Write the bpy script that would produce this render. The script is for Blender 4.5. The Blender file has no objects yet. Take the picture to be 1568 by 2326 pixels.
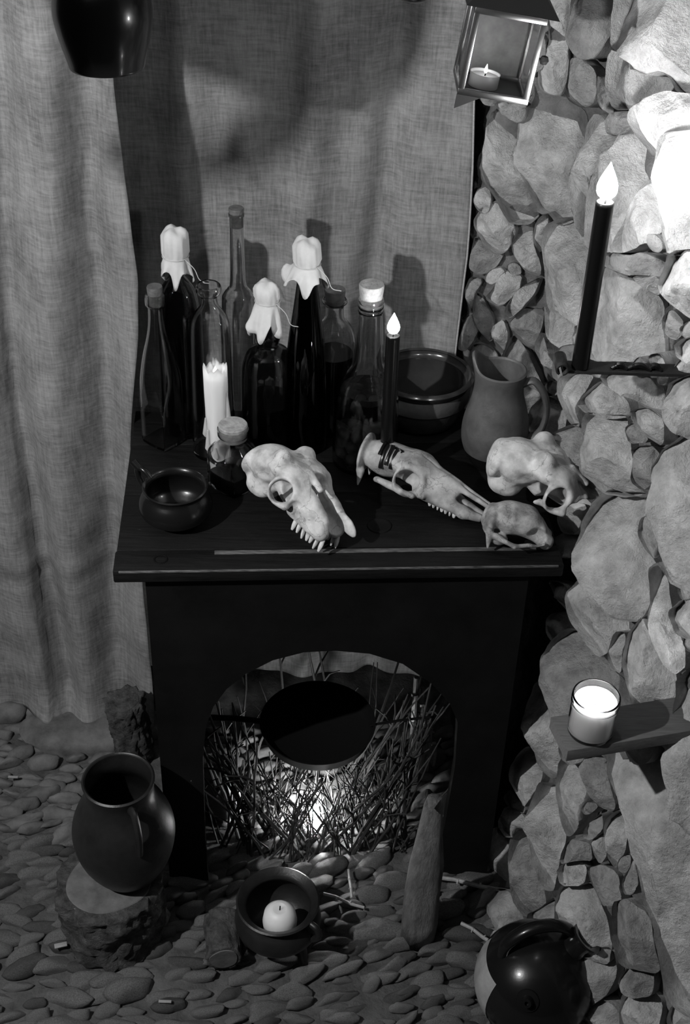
import bpy, bmesh, math, random
import numpy as np
from mathutils import Vector, Matrix, noise as mnoise

# ------------------------------------------------------------------ camera, world, lamps, exposure
SC = bpy.context.scene
COL = SC.collection
F, CX, CY = 3000.0, 784.0, 1163.0
TH, ROLL = math.radians(36.7), math.radians(1.9)
CAM = np.array([0, 0, 2.03])
_fw = np.array([0, math.cos(TH), -math.sin(TH)]); _u0 = np.array([0, math.sin(TH), math.cos(TH)]); _r0 = np.array([1., 0, 0])
RT = math.cos(ROLL) * _r0 + math.sin(ROLL) * _u0
UP = -math.sin(ROLL) * _r0 + math.cos(ROLL) * _u0
cd = bpy.data.cameras.new('camera'); co = bpy.data.objects.new('camera', cd); COL.objects.link(co)
cd.sensor_fit = 'VERTICAL'; cd.sensor_height = 36.0; cd.lens = 36.0 * F / 2326.0
cd.clip_start = 0.02
M3 = Matrix((RT, UP, -_fw)).transposed()
co.matrix_world = Matrix.Translation(Vector(CAM)) @ M3.to_4x4()
SC.camera = co

w = bpy.data.worlds.new('dark_room'); SC.world = w; w.use_nodes = True
w.node_tree.nodes['Background'].inputs[0].default_value = (1, 1, 1, 1)
w.node_tree.nodes['Background'].inputs[1].default_value = 0.007
SC.view_settings.view_transform = 'Standard'; SC.view_settings.look = 'None'
SC.view_settings.exposure = 0.0; SC.view_settings.gamma = 1.0; SC.view_settings.use_curve_mapping = False

def lamp(name, loc, power, radius):
    l = bpy.data.lights.new(name, 'POINT'); l.energy = power; l.shadow_soft_size = radius
    o = bpy.data.objects.new(name, l); COL.objects.link(o); o.location = loc
    return o
KEY = (-1.05, 0.62, 1.92)
lamp('room_lamp', KEY, 104, 0.018)           # the lamp of the room, left of the frame
FLAME_WALL, FLAME_SKULL, FLAME_JAR, FLAME_HEARTH, FLAME_TEA, FLAME_STUB = 420, 85, 300, 650, 30, 5

# ------------------------------------------------------------------ picture -> place
def ray(x, y): return _fw + RT * (x - CX) / F - UP * (y - CY) / F
def proj(p):
    d = np.array(p) - CAM; z = d @ _fw
    return CX + F * (d @ RT) / z, CY - F * (d @ UP) / z, z
def atZ(x, y, Z): r = ray(x, y); return CAM + r * (Z - CAM[2]) / r[2]
def atY(x, y, Y): r = ray(x, y); return CAM + r * Y / r[1]
def zat(P, ypx):
    lo, hi = -0.2, 2.0
    for _ in range(45):
        m = (lo + hi) / 2
        if proj((P[0], P[1], m))[1] > ypx: lo = m
        else: hi = m
    return lo
TT = 0.76
def T(x, y): return atZ(x, y, TT)

# ------------------------------------------------------------------ materials
MATS = {}
def mat(name, v, rough=0.6, var=0.0, scale=20, stretch=(1, 1, 1), bump=0.0, bscale=60, metal=0.0, trans=0.0, emit=0.0,
        sss=0.0, spec=0.5, coat=0.0, detail=6, ior=1.45, bdist=0.004):
    m = bpy.data.materials.new(name); m.use_nodes = True; nt = m.node_tree; b = nt.nodes['Principled BSDF']
    I = b.inputs
    I['Base Color'].default_value = (v, v, v, 1); I['Roughness'].default_value = rough; I['Metallic'].default_value = metal
    I['Transmission Weight'].default_value = trans; I['IOR'].default_value = ior; I['Specular IOR Level'].default_value = spec
    I['Coat Weight'].default_value = coat; I['Coat Roughness'].default_value = 0.08
    if emit: I['Emission Color'].default_value = (1, 1, 1, 1); I['Emission Strength'].default_value = emit
    if sss:
        I['Subsurface Weight'].default_value = 1.0; I['Subsurface Radius'].default_value = (1, 1, 1); I['Subsurface Scale'].default_value = sss
    if var or bump:
        tc = nt.nodes.new('ShaderNodeTexCoord'); mp = nt.nodes.new('ShaderNodeMapping'); mp.inputs['Scale'].default_value = stretch
        nt.links.new(tc.outputs['Object'], mp.inputs['Vector'])
    if var:
        n = nt.nodes.new('ShaderNodeTexNoise'); n.inputs['Scale'].default_value = scale; n.inputs['Detail'].default_value = detail
        n.inputs['Roughness'].default_value = 0.65
        nt.links.new(mp.outputs[0], n.inputs['Vector'])
        r = nt.nodes.new('ShaderNodeMapRange'); r.inputs['From Min'].default_value = 0.3; r.inputs['From Max'].default_value = 0.7
        r.inputs['To Min'].default_value = v * (1 - var); r.inputs['To Max'].default_value = v * (1 + var)
        nt.links.new(n.outputs['Fac'], r.inputs['Value']); nt.links.new(r.outputs[0], I['Base Color'])
    if bump:
        n2 = nt.nodes.new('ShaderNodeTexNoise'); n2.inputs['Scale'].default_value = bscale; n2.inputs['Detail'].default_value = 8
        n2.inputs['Roughness'].default_value = 0.7
        nt.links.new(mp.outputs[0], n2.inputs['Vector'])
        bp = nt.nodes.new('ShaderNodeBump'); bp.inputs['Strength'].default_value = bump; bp.inputs['Distance'].default_value = bdist
        nt.links.new(n2.outputs['Fac'], bp.inputs['Height']); nt.links.new(bp.outputs[0], I['Normal'])
    MATS[name] = m
    return m
def hessian(name, v):
    m = bpy.data.materials.new(name); m.use_nodes = True; nt = m.node_tree; b = nt.nodes['Principled BSDF']; L = nt.links.new
    b.inputs['Roughness'].default_value = 0.9; b.inputs['Specular IOR Level'].default_value = 0.1
    tc = nt.nodes.new('ShaderNodeTexCoord'); outs = []
    for st in ((230, 40, 26), (24, 40, 210)):
        mp = nt.nodes.new('ShaderNodeMapping'); mp.inputs['Scale'].default_value = st; L(tc.outputs['Object'], mp.inputs['Vector'])
        n = nt.nodes.new('ShaderNodeTexNoise'); n.inputs['Scale'].default_value = 1.0; n.inputs['Detail'].default_value = 8; n.inputs['Roughness'].default_value = 0.72
        L(mp.outputs[0], n.inputs['Vector']); outs.append(n.outputs['Fac'])
    big = nt.nodes.new('ShaderNodeTexNoise'); big.inputs['Scale'].default_value = 9; big.inputs['Detail'].default_value = 5; L(tc.outputs['Object'], big.inputs['Vector'])
    a = nt.nodes.new('ShaderNodeMath'); a.operation = 'ADD'; L(outs[0], a.inputs[0]); L(outs[1], a.inputs[1])
    a2 = nt.nodes.new('ShaderNodeMath'); a2.operation = 'MULTIPLY_ADD'; L(big.outputs['Fac'], a2.inputs[0]); a2.inputs[1].default_value = 0.8; L(a.outputs[0], a2.inputs[2])
    r = nt.nodes.new('ShaderNodeMapRange'); r.inputs['From Min'].default_value = 1.0; r.inputs['From Max'].default_value = 1.8
    r.inputs['To Min'].default_value = v * 0.45; r.inputs['To Max'].default_value = v * 1.6
    L(a2.outputs[0], r.inputs['Value']); L(r.outputs[0], b.inputs['Base Color'])
    bp = nt.nodes.new('ShaderNodeBump'); bp.inputs['Strength'].default_value = 0.35; bp.inputs['Distance'].default_value = 0.002
    L(a.outputs[0], bp.inputs['Height']); L(bp.outputs[0], b.inputs['Normal'])
    MATS[name] = m
hessian('hessian', 0.23)
mat('stone', 0.56, 0.85, var=0.45, scale=22, bump=1.0, bscale=42, bdist=0.016, detail=9)
mat('stone_pale', 0.62, 0.85, var=0.4, scale=24, bump=1.0, bscale=40, bdist=0.014, detail=9)
mat('stone_grey', 0.40, 0.85, var=0.5, scale=20, bump=1.0, bscale=50, bdist=0.016, detail=9)
mat('mortar', 0.2, 0.95, var=0.4, scale=30, bump=1.0, bscale=60, bdist=0.012)
mat('pebble', 0.12, 0.7, var=0.5, scale=18, bump=0.5, bscale=60)
mat('pebble_dark', 0.06, 0.6, var=0.5, scale=18, bump=0.5, bscale=60)
mat('earth', 0.10, 0.9, var=0.5, scale=22, bump=1.0, bscale=55, bdist=0.008)
mat('black_wood', 0.008, 0.5, var=0.5, scale=8, stretch=(2, 30, 30), bump=0.3, bscale=30, spec=0.22)
def flecks(name, v=.16, sc=38):
    m = MATS[name]; nt = m.node_tree; b = nt.nodes['Principled BSDF']; src = b.inputs['Base Color'].links[0].from_socket; L = nt.links.new
    tc = nt.nodes.new('ShaderNodeTexCoord'); mp = nt.nodes.new('ShaderNodeMapping'); mp.inputs['Scale'].default_value = (.5, 1.4, 1.4); L(tc.outputs['Object'], mp.inputs['Vector'])
    n = nt.nodes.new('ShaderNodeTexNoise'); n.inputs['Scale'].default_value = sc; n.inputs['Detail'].default_value = 10; n.inputs['Roughness'].default_value = .75; L(mp.outputs[0], n.inputs['Vector'])
    r = nt.nodes.new('ShaderNodeMapRange'); r.inputs['From Min'].default_value = .68; r.inputs['From Max'].default_value = .74; L(n.outputs['Fac'], r.inputs['Value'])
    mx = nt.nodes.new('ShaderNodeMix'); mx.data_type = 'RGBA'; L(r.outputs[0], mx.inputs['Factor']); L(src, mx.inputs['A']); mx.inputs['B'].default_value = (v, v, v, 1); L(mx.outputs['Result'], b.inputs['Base Color'])
flecks('black_wood')
mat('black_panel', 0.006, 0.6, var=0.4, scale=10, bump=0.2, bscale=40, spec=0.2)
mat('worn_edge', 0.1, 0.5, var=0.9, scale=14, stretch=(3, 30, 30), bump=0.3)
mat('bone', 0.60, 0.6, var=0.28, scale=45, bump=0.35, bscale=120, bdist=0.002)
mat('bone_grey', 0.36, 0.65, var=0.45, scale=50, bump=0.6, bscale=110, bdist=0.003)
mat('bone_tan', 0.42, 0.6, var=0.35, scale=40, bump=0.4, bscale=110, bdist=0.002)
mat('glaze_black', 0.008, 0.26, coat=0.25, spec=0.4, bump=0.08, bscale=20)
mat('glaze_brown', 0.035, 0.2, coat=0.4, var=0.4, scale=9, bump=0.06, bscale=20)
mat('clay_dark', 0.016, 0.38, var=0.4, scale=20, bump=0.2, bscale=60)
mat('clay_grey', 0.095, 0.42, var=0.35, scale=25, bump=0.3, bscale=60)
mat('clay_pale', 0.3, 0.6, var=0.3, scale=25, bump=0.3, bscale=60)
mat('iron', 0.02, 0.55, metal=0.3, bump=0.5, bscale=60)
mat('soot', 0.004, 0.8, bump=0.3, spec=0.15)
mat('bark', 0.10, 0.95, var=0.8, scale=40, bump=1.0, bscale=50, bdist=0.02)
mat('cut_wood', 0.12, 0.8, var=0.4, scale=25, stretch=(1, 1, .3), bump=0.4)
mat('shelf_wood', 0.11, 0.6, var=0.3, scale=12, stretch=(2, 25, 25), bump=0.2)
mat('cork', 0.38, 0.85, var=0.4, scale=70, bump=0.6, bscale=120)
mat('cork_dark', 0.12, 0.85, var=0.4, scale=70, bump=0.6, bscale=120)
mat('linen', 0.64, 0.85, var=0.06, scale=60, bump=0.15, bscale=260)
mat('twine', 0.5, 0.9)
mat('wax_white', 0.82, 0.45, sss=0.03)
mat('wax_black', 0.006, 0.28, spec=0.4)
mat('twig', 0.03, 0.75, var=0.4, scale=40, bump=0.4)
mat('cane', 0.3, 0.6, var=0.4, scale=30, stretch=(1, 1, .2), bump=0.3)
mat('tin', 0.6, 0.25, metal=1.0, var=0.15, scale=20)
mat('tin_dull', 0.4, 0.55, metal=0.4, var=.3, scale=30)
mat('tin_dark', 0.06, 0.35, metal=0.6)
mat('aluminium', 0.8, 0.42, metal=0.6)
mat('fruit', 0.12, 0.5, var=0.4, scale=30)
def glass(name, v, rough=0.02):
    m = mat(name, v, rough, trans=1.0, ior=1.46); return m
glass('glass_clear', 0.86); glass('glass_grey', 0.88); glass('glass_dark', 0.34); glass('glass_black', 0.05)
glass('pane', 0.9)
mat('liquid_dark', 0.006, 0.1, spec=0.4)
mat('liquid_mid', 0.3, 0.05, trans=1.0, ior=1.34)
for nm, e in (('flame_wall', FLAME_WALL), ('flame_skull', FLAME_SKULL), ('flame_jar', FLAME_JAR), ('flame_hearth', FLAME_HEARTH), ('flame_tea', FLAME_TEA), ('flame_stub', FLAME_STUB)):
    mat(nm, 0.8, 0.5, emit=e)

# ------------------------------------------------------------------ mesh kit
RNG = random.Random(7)
class MB:
    def __init__(s): s.v = []; s.f = []
    def add(s, v, f):
        o = len(s.v); s.v += [tuple(float(c) for c in p) for p in v]; s.f += [tuple(i + o for i in q) for q in f]; return s
    def box(s, c, sz, R=None, bev=0.0):
        hx, hy, hz = (q / 2 for q in sz)
        b = min(bev, hx * .9, hy * .9, hz * .9)
        P = []; Fc = []
        if b <= 0:
            P = [(x, y, z) for x in (-hx, hx) for y in (-hy, hy) for z in (-hz, hz)]
            Fc = [(0, 1, 3, 2), (4, 6, 7, 5), (0, 4, 5, 1), (2, 3, 7, 6), (0, 2, 6, 4), (1, 5, 7, 3)]
        else:
            bm = bmesh.new(); bmesh.ops.create_cube(bm, size=1.0)
            for q in bm.verts: q.co = Vector((q.co.x * 2 * hx, q.co.y * 2 * hy, q.co.z * 2 * hz))
            bmesh.ops.bevel(bm, geom=bm.edges[:], offset=b, segments=2, affect='EDGES', profile=0.5)
            bm.verts.index_update(); P = [tuple(q.co) for q in bm.verts]; Fc = [tuple(q.index for q in f.verts) for f in bm.faces]; bm.free()
        A = np.array(P)
        if R is not None: A = A @ np.array(R).T
        return s.add(A + np.array(c), Fc)
    def tube(s, pts, rad, n=10, caps=True, flat=1.0, up=None):
        pts = [np.array(p, float) for p in pts]; k = len(pts)
        if not hasattr(rad, '__len__'): rad = [rad] * k
        V = []; prev = None
        for i, p in enumerate(pts):
            t = pts[min(i + 1, k - 1)] - pts[max(i - 1, 0)]; t = t / (np.linalg.norm(t) + 1e-12)
            if prev is None:
                a = np.array(up if up is not None else ((0, 0, 1) if abs(t[2]) < .9 else (1, 0, 0)), float)
            else: a = prev
            a = a - t * (a @ t); a /= np.linalg.norm(a) + 1e-12; prev = a; b = np.cross(t, a)
            for j in range(n):
                q = 2 * math.pi * j / n; V.append(p + rad[i] * (math.cos(q) * a * flat + math.sin(q) * b))
        Fc = [(i * n + j, i * n + (j + 1) % n, (i + 1) * n + (j + 1) % n, (i + 1) * n + j) for i in range(k - 1) for j in range(n)]
        if caps: Fc += [tuple(range(n))[::-1], tuple((k - 1) * n + j for j in range(n))]
        return s.add(V, Fc)
    def lathe(s, prof, n=40, sq=None, rot=0.0, fn=None):
        """prof: (r, z) list; a ring with r=0 becomes a pole. sq: squareness per ring (0 round .. 1 square)"""
        V = []; Fc = []; rings = []
        for i, (r, z) in enumerate(prof):
            if r <= 1e-6: rings.append([len(V)]); V.append((0, 0, z)); continue
            ring = []
            for j in range(n):
                q = 2 * math.pi * j / n; rr = r
                if sq and sq[i] > 0:
                    pw = 2 - 0.85 * sq[i]; rr = r * (abs(math.cos(q)) ** pw + abs(math.sin(q)) ** pw) ** (-1 / pw)
                x, y, zz = rr * math.cos(q + rot), rr * math.sin(q + rot), z
                if fn: x, y, zz = fn(x, y, zz, q)
                ring.append(len(V)); V.append((x, y, zz))
            rings.append(ring)
        for a, b in zip(rings, rings[1:]):
            if len(a) == 1 and len(b) == 1: continue
            for j in range(n):
                k = (j + 1) % n
                if len(a) == 1: Fc.append((a[0], b[k], b[j]))
                elif len(b) == 1: Fc.append((a[j], a[k], b[0]))
                else: Fc.append((a[j], a[k], b[k], b[j]))
        return s.add(V, Fc)
    def xf(s, M):
        s.v = [tuple(M @ Vector(p)) for p in s.v]; return s
    def mesh(s, name, m, smooth=True, sharp=40):
        me = bpy.data.meshes.new(name); me.from_pydata(s.v, [], s.f); me.update()
        bm = bmesh.new(); bm.from_mesh(me); bmesh.ops.recalc_face_normals(bm, faces=bm.faces[:]); bm.to_mesh(me); bm.free()
        me.materials.append(MATS[m])
        if smooth:
            me.shade_smooth()
            if sharp: me.set_sharp_from_angle(angle=math.radians(sharp))
        return me
    def build(s, name, m, parent=None, smooth=True, sharp=40, loc=None):
        o = bpy.data.objects.new(name, s.mesh(name, m, smooth, sharp)); COL.objects.link(o)
        if parent is not None: o.parent = parent
        if loc is not None: o.location = loc
        return o
def tag(o, label, cat, group=None):
    o['label'] = label; o['category'] = cat
    if group: o['group'] = group
    return o
def thing(name, label, cat, loc=(0, 0, 0), group=None, rot=None):
    o = bpy.data.objects.new(name, None); COL.objects.link(o); o.location = Vector([float(c) for c in loc]); o.empty_display_size = .02
    if rot is not None: o.rotation_euler = rot
    return tag(o, label, cat, group)
def struct(o): o['kind'] = 'structure'; return o
def smooth_pts(pts, n=6):
    """Catmull-Rom through points"""
    P = [np.array(p, float) for p in pts]; P = [2 * P[0] - P[1]] + P + [2 * P[-1] - P[-2]]; out = []
    for i in range(1, len(P) - 2):
        for k in range(n):
            t = k / n; a, b, c, d = P[i - 1:i + 3]
            out.append(.5 * ((2 * b) + (c - a) * t + (2 * a - 5 * b + 4 * c - d) * t * t + (3 * b - a - 3 * c + d) * t ** 3))
    out.append(P[-2]); return out
def nz(x, y, z=0.0): return mnoise.noise(Vector((x, y, z)))

def cracks(name, sc=11, dark=.5):
    m = MATS[name]; nt = m.node_tree; b = nt.nodes['Principled BSDF']; src = b.inputs['Base Color'].links[0].from_socket; L = nt.links.new
    tc = nt.nodes.new('ShaderNodeTexCoord'); n = nt.nodes.new('ShaderNodeTexNoise'); n.inputs['Scale'].default_value = 60; n.inputs['Detail'].default_value = 5
    L(tc.outputs['Object'], n.inputs['Vector']); mx = nt.nodes.new('ShaderNodeMix'); mx.data_type = 'RGBA'; mx.blend_type = 'LINEAR_LIGHT'; mx.inputs['Factor'].default_value = .02
    L(tc.outputs['Object'], mx.inputs['A']); L(n.outputs['Color'], mx.inputs['B'])
    v = nt.nodes.new('ShaderNodeTexVoronoi'); v.feature = 'DISTANCE_TO_EDGE'; v.inputs['Scale'].default_value = sc; L(mx.outputs['Result'], v.inputs['Vector'])
    r = nt.nodes.new('ShaderNodeMapRange'); r.inputs['From Min'].default_value = .0; r.inputs['From Max'].default_value = .011; r.inputs['To Min'].default_value = dark; r.inputs['To Max'].default_value = 1
    L(v.outputs['Distance'], r.inputs['Value'])
    p = nt.nodes.new('ShaderNodeTexNoise'); p.inputs['Scale'].default_value = 26; p.inputs['Detail'].default_value = 7; L(tc.outputs['Object'], p.inputs['Vector'])
    r2 = nt.nodes.new('ShaderNodeMapRange'); r2.inputs['From Min'].default_value = .36; r2.inputs['From Max'].default_value = .5; r2.inputs['To Min'].default_value = .55; r2.inputs['To Max'].default_value = 1
    L(p.outputs['Fac'], r2.inputs['Value'])
    m1 = nt.nodes.new('ShaderNodeMath'); m1.operation = 'MULTIPLY'; L(r.outputs[0], m1.inputs[0]); L(r2.outputs[0], m1.inputs[1])
    m2 = nt.nodes.new('ShaderNodeMath'); m2.operation = 'MULTIPLY'; L(m1.outputs[0], m2.inputs[0]); L(src, m2.inputs[1]); L(m2.outputs[0], b.inputs['Base Color'])
cracks('bone'); cracks('bone_grey', 16); cracks('bone_tan', 11)

# ---- signed distance modelling (skulls, flames, rags)
def sd_ell(P, c, r, R=None):
    q = P - np.array(c)
    if R is not None: q = q @ np.array(R)
    r = np.array(r); k0 = np.linalg.norm(q / r, axis=-1); k1 = np.linalg.norm(q / (r * r), axis=-1)
    return k0 * (k0 - 1) / (k1 + 1e-9)
def sd_cone(P, a, b, ra, rb):
    a = np.array(a); b = np.array(b); d = b - a; t = np.clip(((P - a) @ d) / (d @ d), 0, 1)
    return np.linalg.norm(P - a - t[..., None] * d, axis=-1) - (ra + (rb - ra) * t)
def sd_torus(P, c, ax, R, r):
    ax = np.array(ax, float); ax /= np.linalg.norm(ax); q = P - np.array(c); h = q @ ax
    rad = np.linalg.norm(q - h[..., None] * ax, axis=-1); return np.hypot(rad - R, h) - r
def smin(a, b, k): h = np.clip(.5 + .5 * (b - a) / k, 0, 1); return b + (a - b) * h - k * h * (1 - h)
def smax(a, b, k): return -smin(-a, -b, k)
def surface(f, lo, hi, h):
    lo = np.array(lo, float); hi = np.array(hi, float); N = np.ceil((hi - lo) / h).astype(int) + 1
    ax = [lo[i] + h * np.arange(N[i]) for i in range(3)]
    G = np.stack(np.meshgrid(*ax, indexing='ij'), -1); V = f(G); S = V < 0
    nc = N - 1; acc = np.zeros(tuple(nc) + (3,)); cnt = np.zeros(tuple(nc))
    def sl(o): return tuple(slice(o[i], o[i] + nc[i]) for i in range(3))
    quads_src = []
    for d in range(3):
        e = np.zeros(3, int); e[d] = 1; o1, o2 = [a for a in range(3) if a != d]
        for i in (0, 1):
            for j in (0, 1):
                a = np.zeros(3, int); a[o1] = i; a[o2] = j
                va, vb = V[sl(a)], V[sl(a + e)]; x = (va < 0) != (vb < 0); t = np.where(x, va / np.where(x, va - vb, 1), 0)
                p = G[sl(a)] + 0.0; p[..., d] += t * h; acc += np.where(x[..., None], p, 0); cnt += x
    act = cnt > 0; idx = -np.ones(tuple(nc), int); idx[act] = np.arange(act.sum())
    verts = acc[act] / cnt[act][:, None]; faces = []
    for d in range(3):
        o1, o2 = [(1, 2), (2, 0), (0, 1)][d]
        s0 = [slice(0, N[k]) for k in range(3)]; s0[d] = slice(0, N[d] - 1); s1 = list(s0); s1[d] = slice(1, N[d])
        x = S[tuple(s0)] != S[tuple(s1)]; ii = np.argwhere(x)
        for q in ii:
            if q[o1] < 1 or q[o2] < 1 or q[o1] >= nc[o1] or q[o2] >= nc[o2]: continue
            c = [tuple(q)]
            q1 = q.copy(); q1[o1] -= 1; q2 = q1.copy(); q2[o2] -= 1; q3 = q.copy(); q3[o2] -= 1
            L = [idx[tuple(q)], idx[tuple(q1)], idx[tuple(q2)], idx[tuple(q3)]]
            if min(L) < 0: continue
            faces.append(L if S[tuple(q)] else L[::-1])
    return verts, faces
def frame(f, up):
    f = np.array(f, float); f /= np.linalg.norm(f); u = np.array(up, float); u = u - f * (u @ f); u /= np.linalg.norm(u)
    return np.stack([f, np.cross(u, f), u], 1)       # columns: forward, left, up

# ------------------------------------------------------------------ the setting: stone wall
def Xw(Y, Z):
    ys = [0.6, 0.9, 1.1, 1.25, 1.4, 1.58, 1.75, 1.9, 2.0, 2.05, 2.09, 2.12]; xs = [0.98, 0.74, 0.59, 0.505, 0.440, 0.385, 0.355, 0.342, 0.33, 0.30, 0.215, 0.165]
    low = [0.95, 0.66, 0.50, 0.42, 0.335, 0.322, 0.32, 0.32, 0.325, 0.30, 0.215, 0.165]
    k = min(1, max(0, Z / 0.55)); return float(np.interp(Y, ys, low)) * (1 - k) + float(np.interp(Y, ys, xs)) * k
def wall_hit(x, y):
    r = ray(x, y); lo, hi = 0.8, 3.2; t = lo
    while t < hi:
        p = CAM + r * t
        if p[0] >= Xw(p[1], p[2]): break
        t += 0.004
    p = CAM + r * t
    if p[2] < 0.02: p = atZ(x, y, 0.02)
    return p
def wall_normal(p):
    e = .03; dx = (Xw(p[1] + e, p[2]) - Xw(p[1] - e, p[2])) / (2 * e); n = np.array([-1, dx, 0.05]); return n / np.linalg.norm(n)
wall = bpy.data.objects.new('wall_right', None); COL.objects.link(wall); struct(wall)
mb = MB(); V = []; ny, nzs = 190, 250
for i in range(ny):
    Y = 0.55 + 1.75 * i / (ny - 1)
    for j in range(nzs):
        Z = -0.05 + 2.3 * j / (nzs - 1); x = Xw(Y, Z) + 0.044 + 0.014 * nz(Y * 9, Z * 9, 3) + .012 * nz(Y * 25, Z * 25, 8) + .007 * nz(Y * 70, Z * 70, 1) + .004 * nz(Y * 150, Z * 150, 4); V.append((x, Y, Z))
mb.add(V, [(i * nzs + j, i * nzs + j + 1, (i + 1) * nzs + j + 1, (i + 1) * nzs + j) for i in range(ny - 1) for j in range(nzs - 1)])
V2 = [(max(p[0], .2) + 0.25, p[1], p[2]) for p in V]
mb.add(V2, [(i * nzs + j, (i + 1) * nzs + j, (i + 1) * nzs + j + 1, i * nzs + j + 1) for i in range(ny - 1) for j in range(nzs - 1)])
mb.build('mortar', 'mortar', wall)
A_, B_, C_, D_ = (960, 0), (960, 560), (960, 1280), (960, 1880)
KS = 608 / 1568
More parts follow.
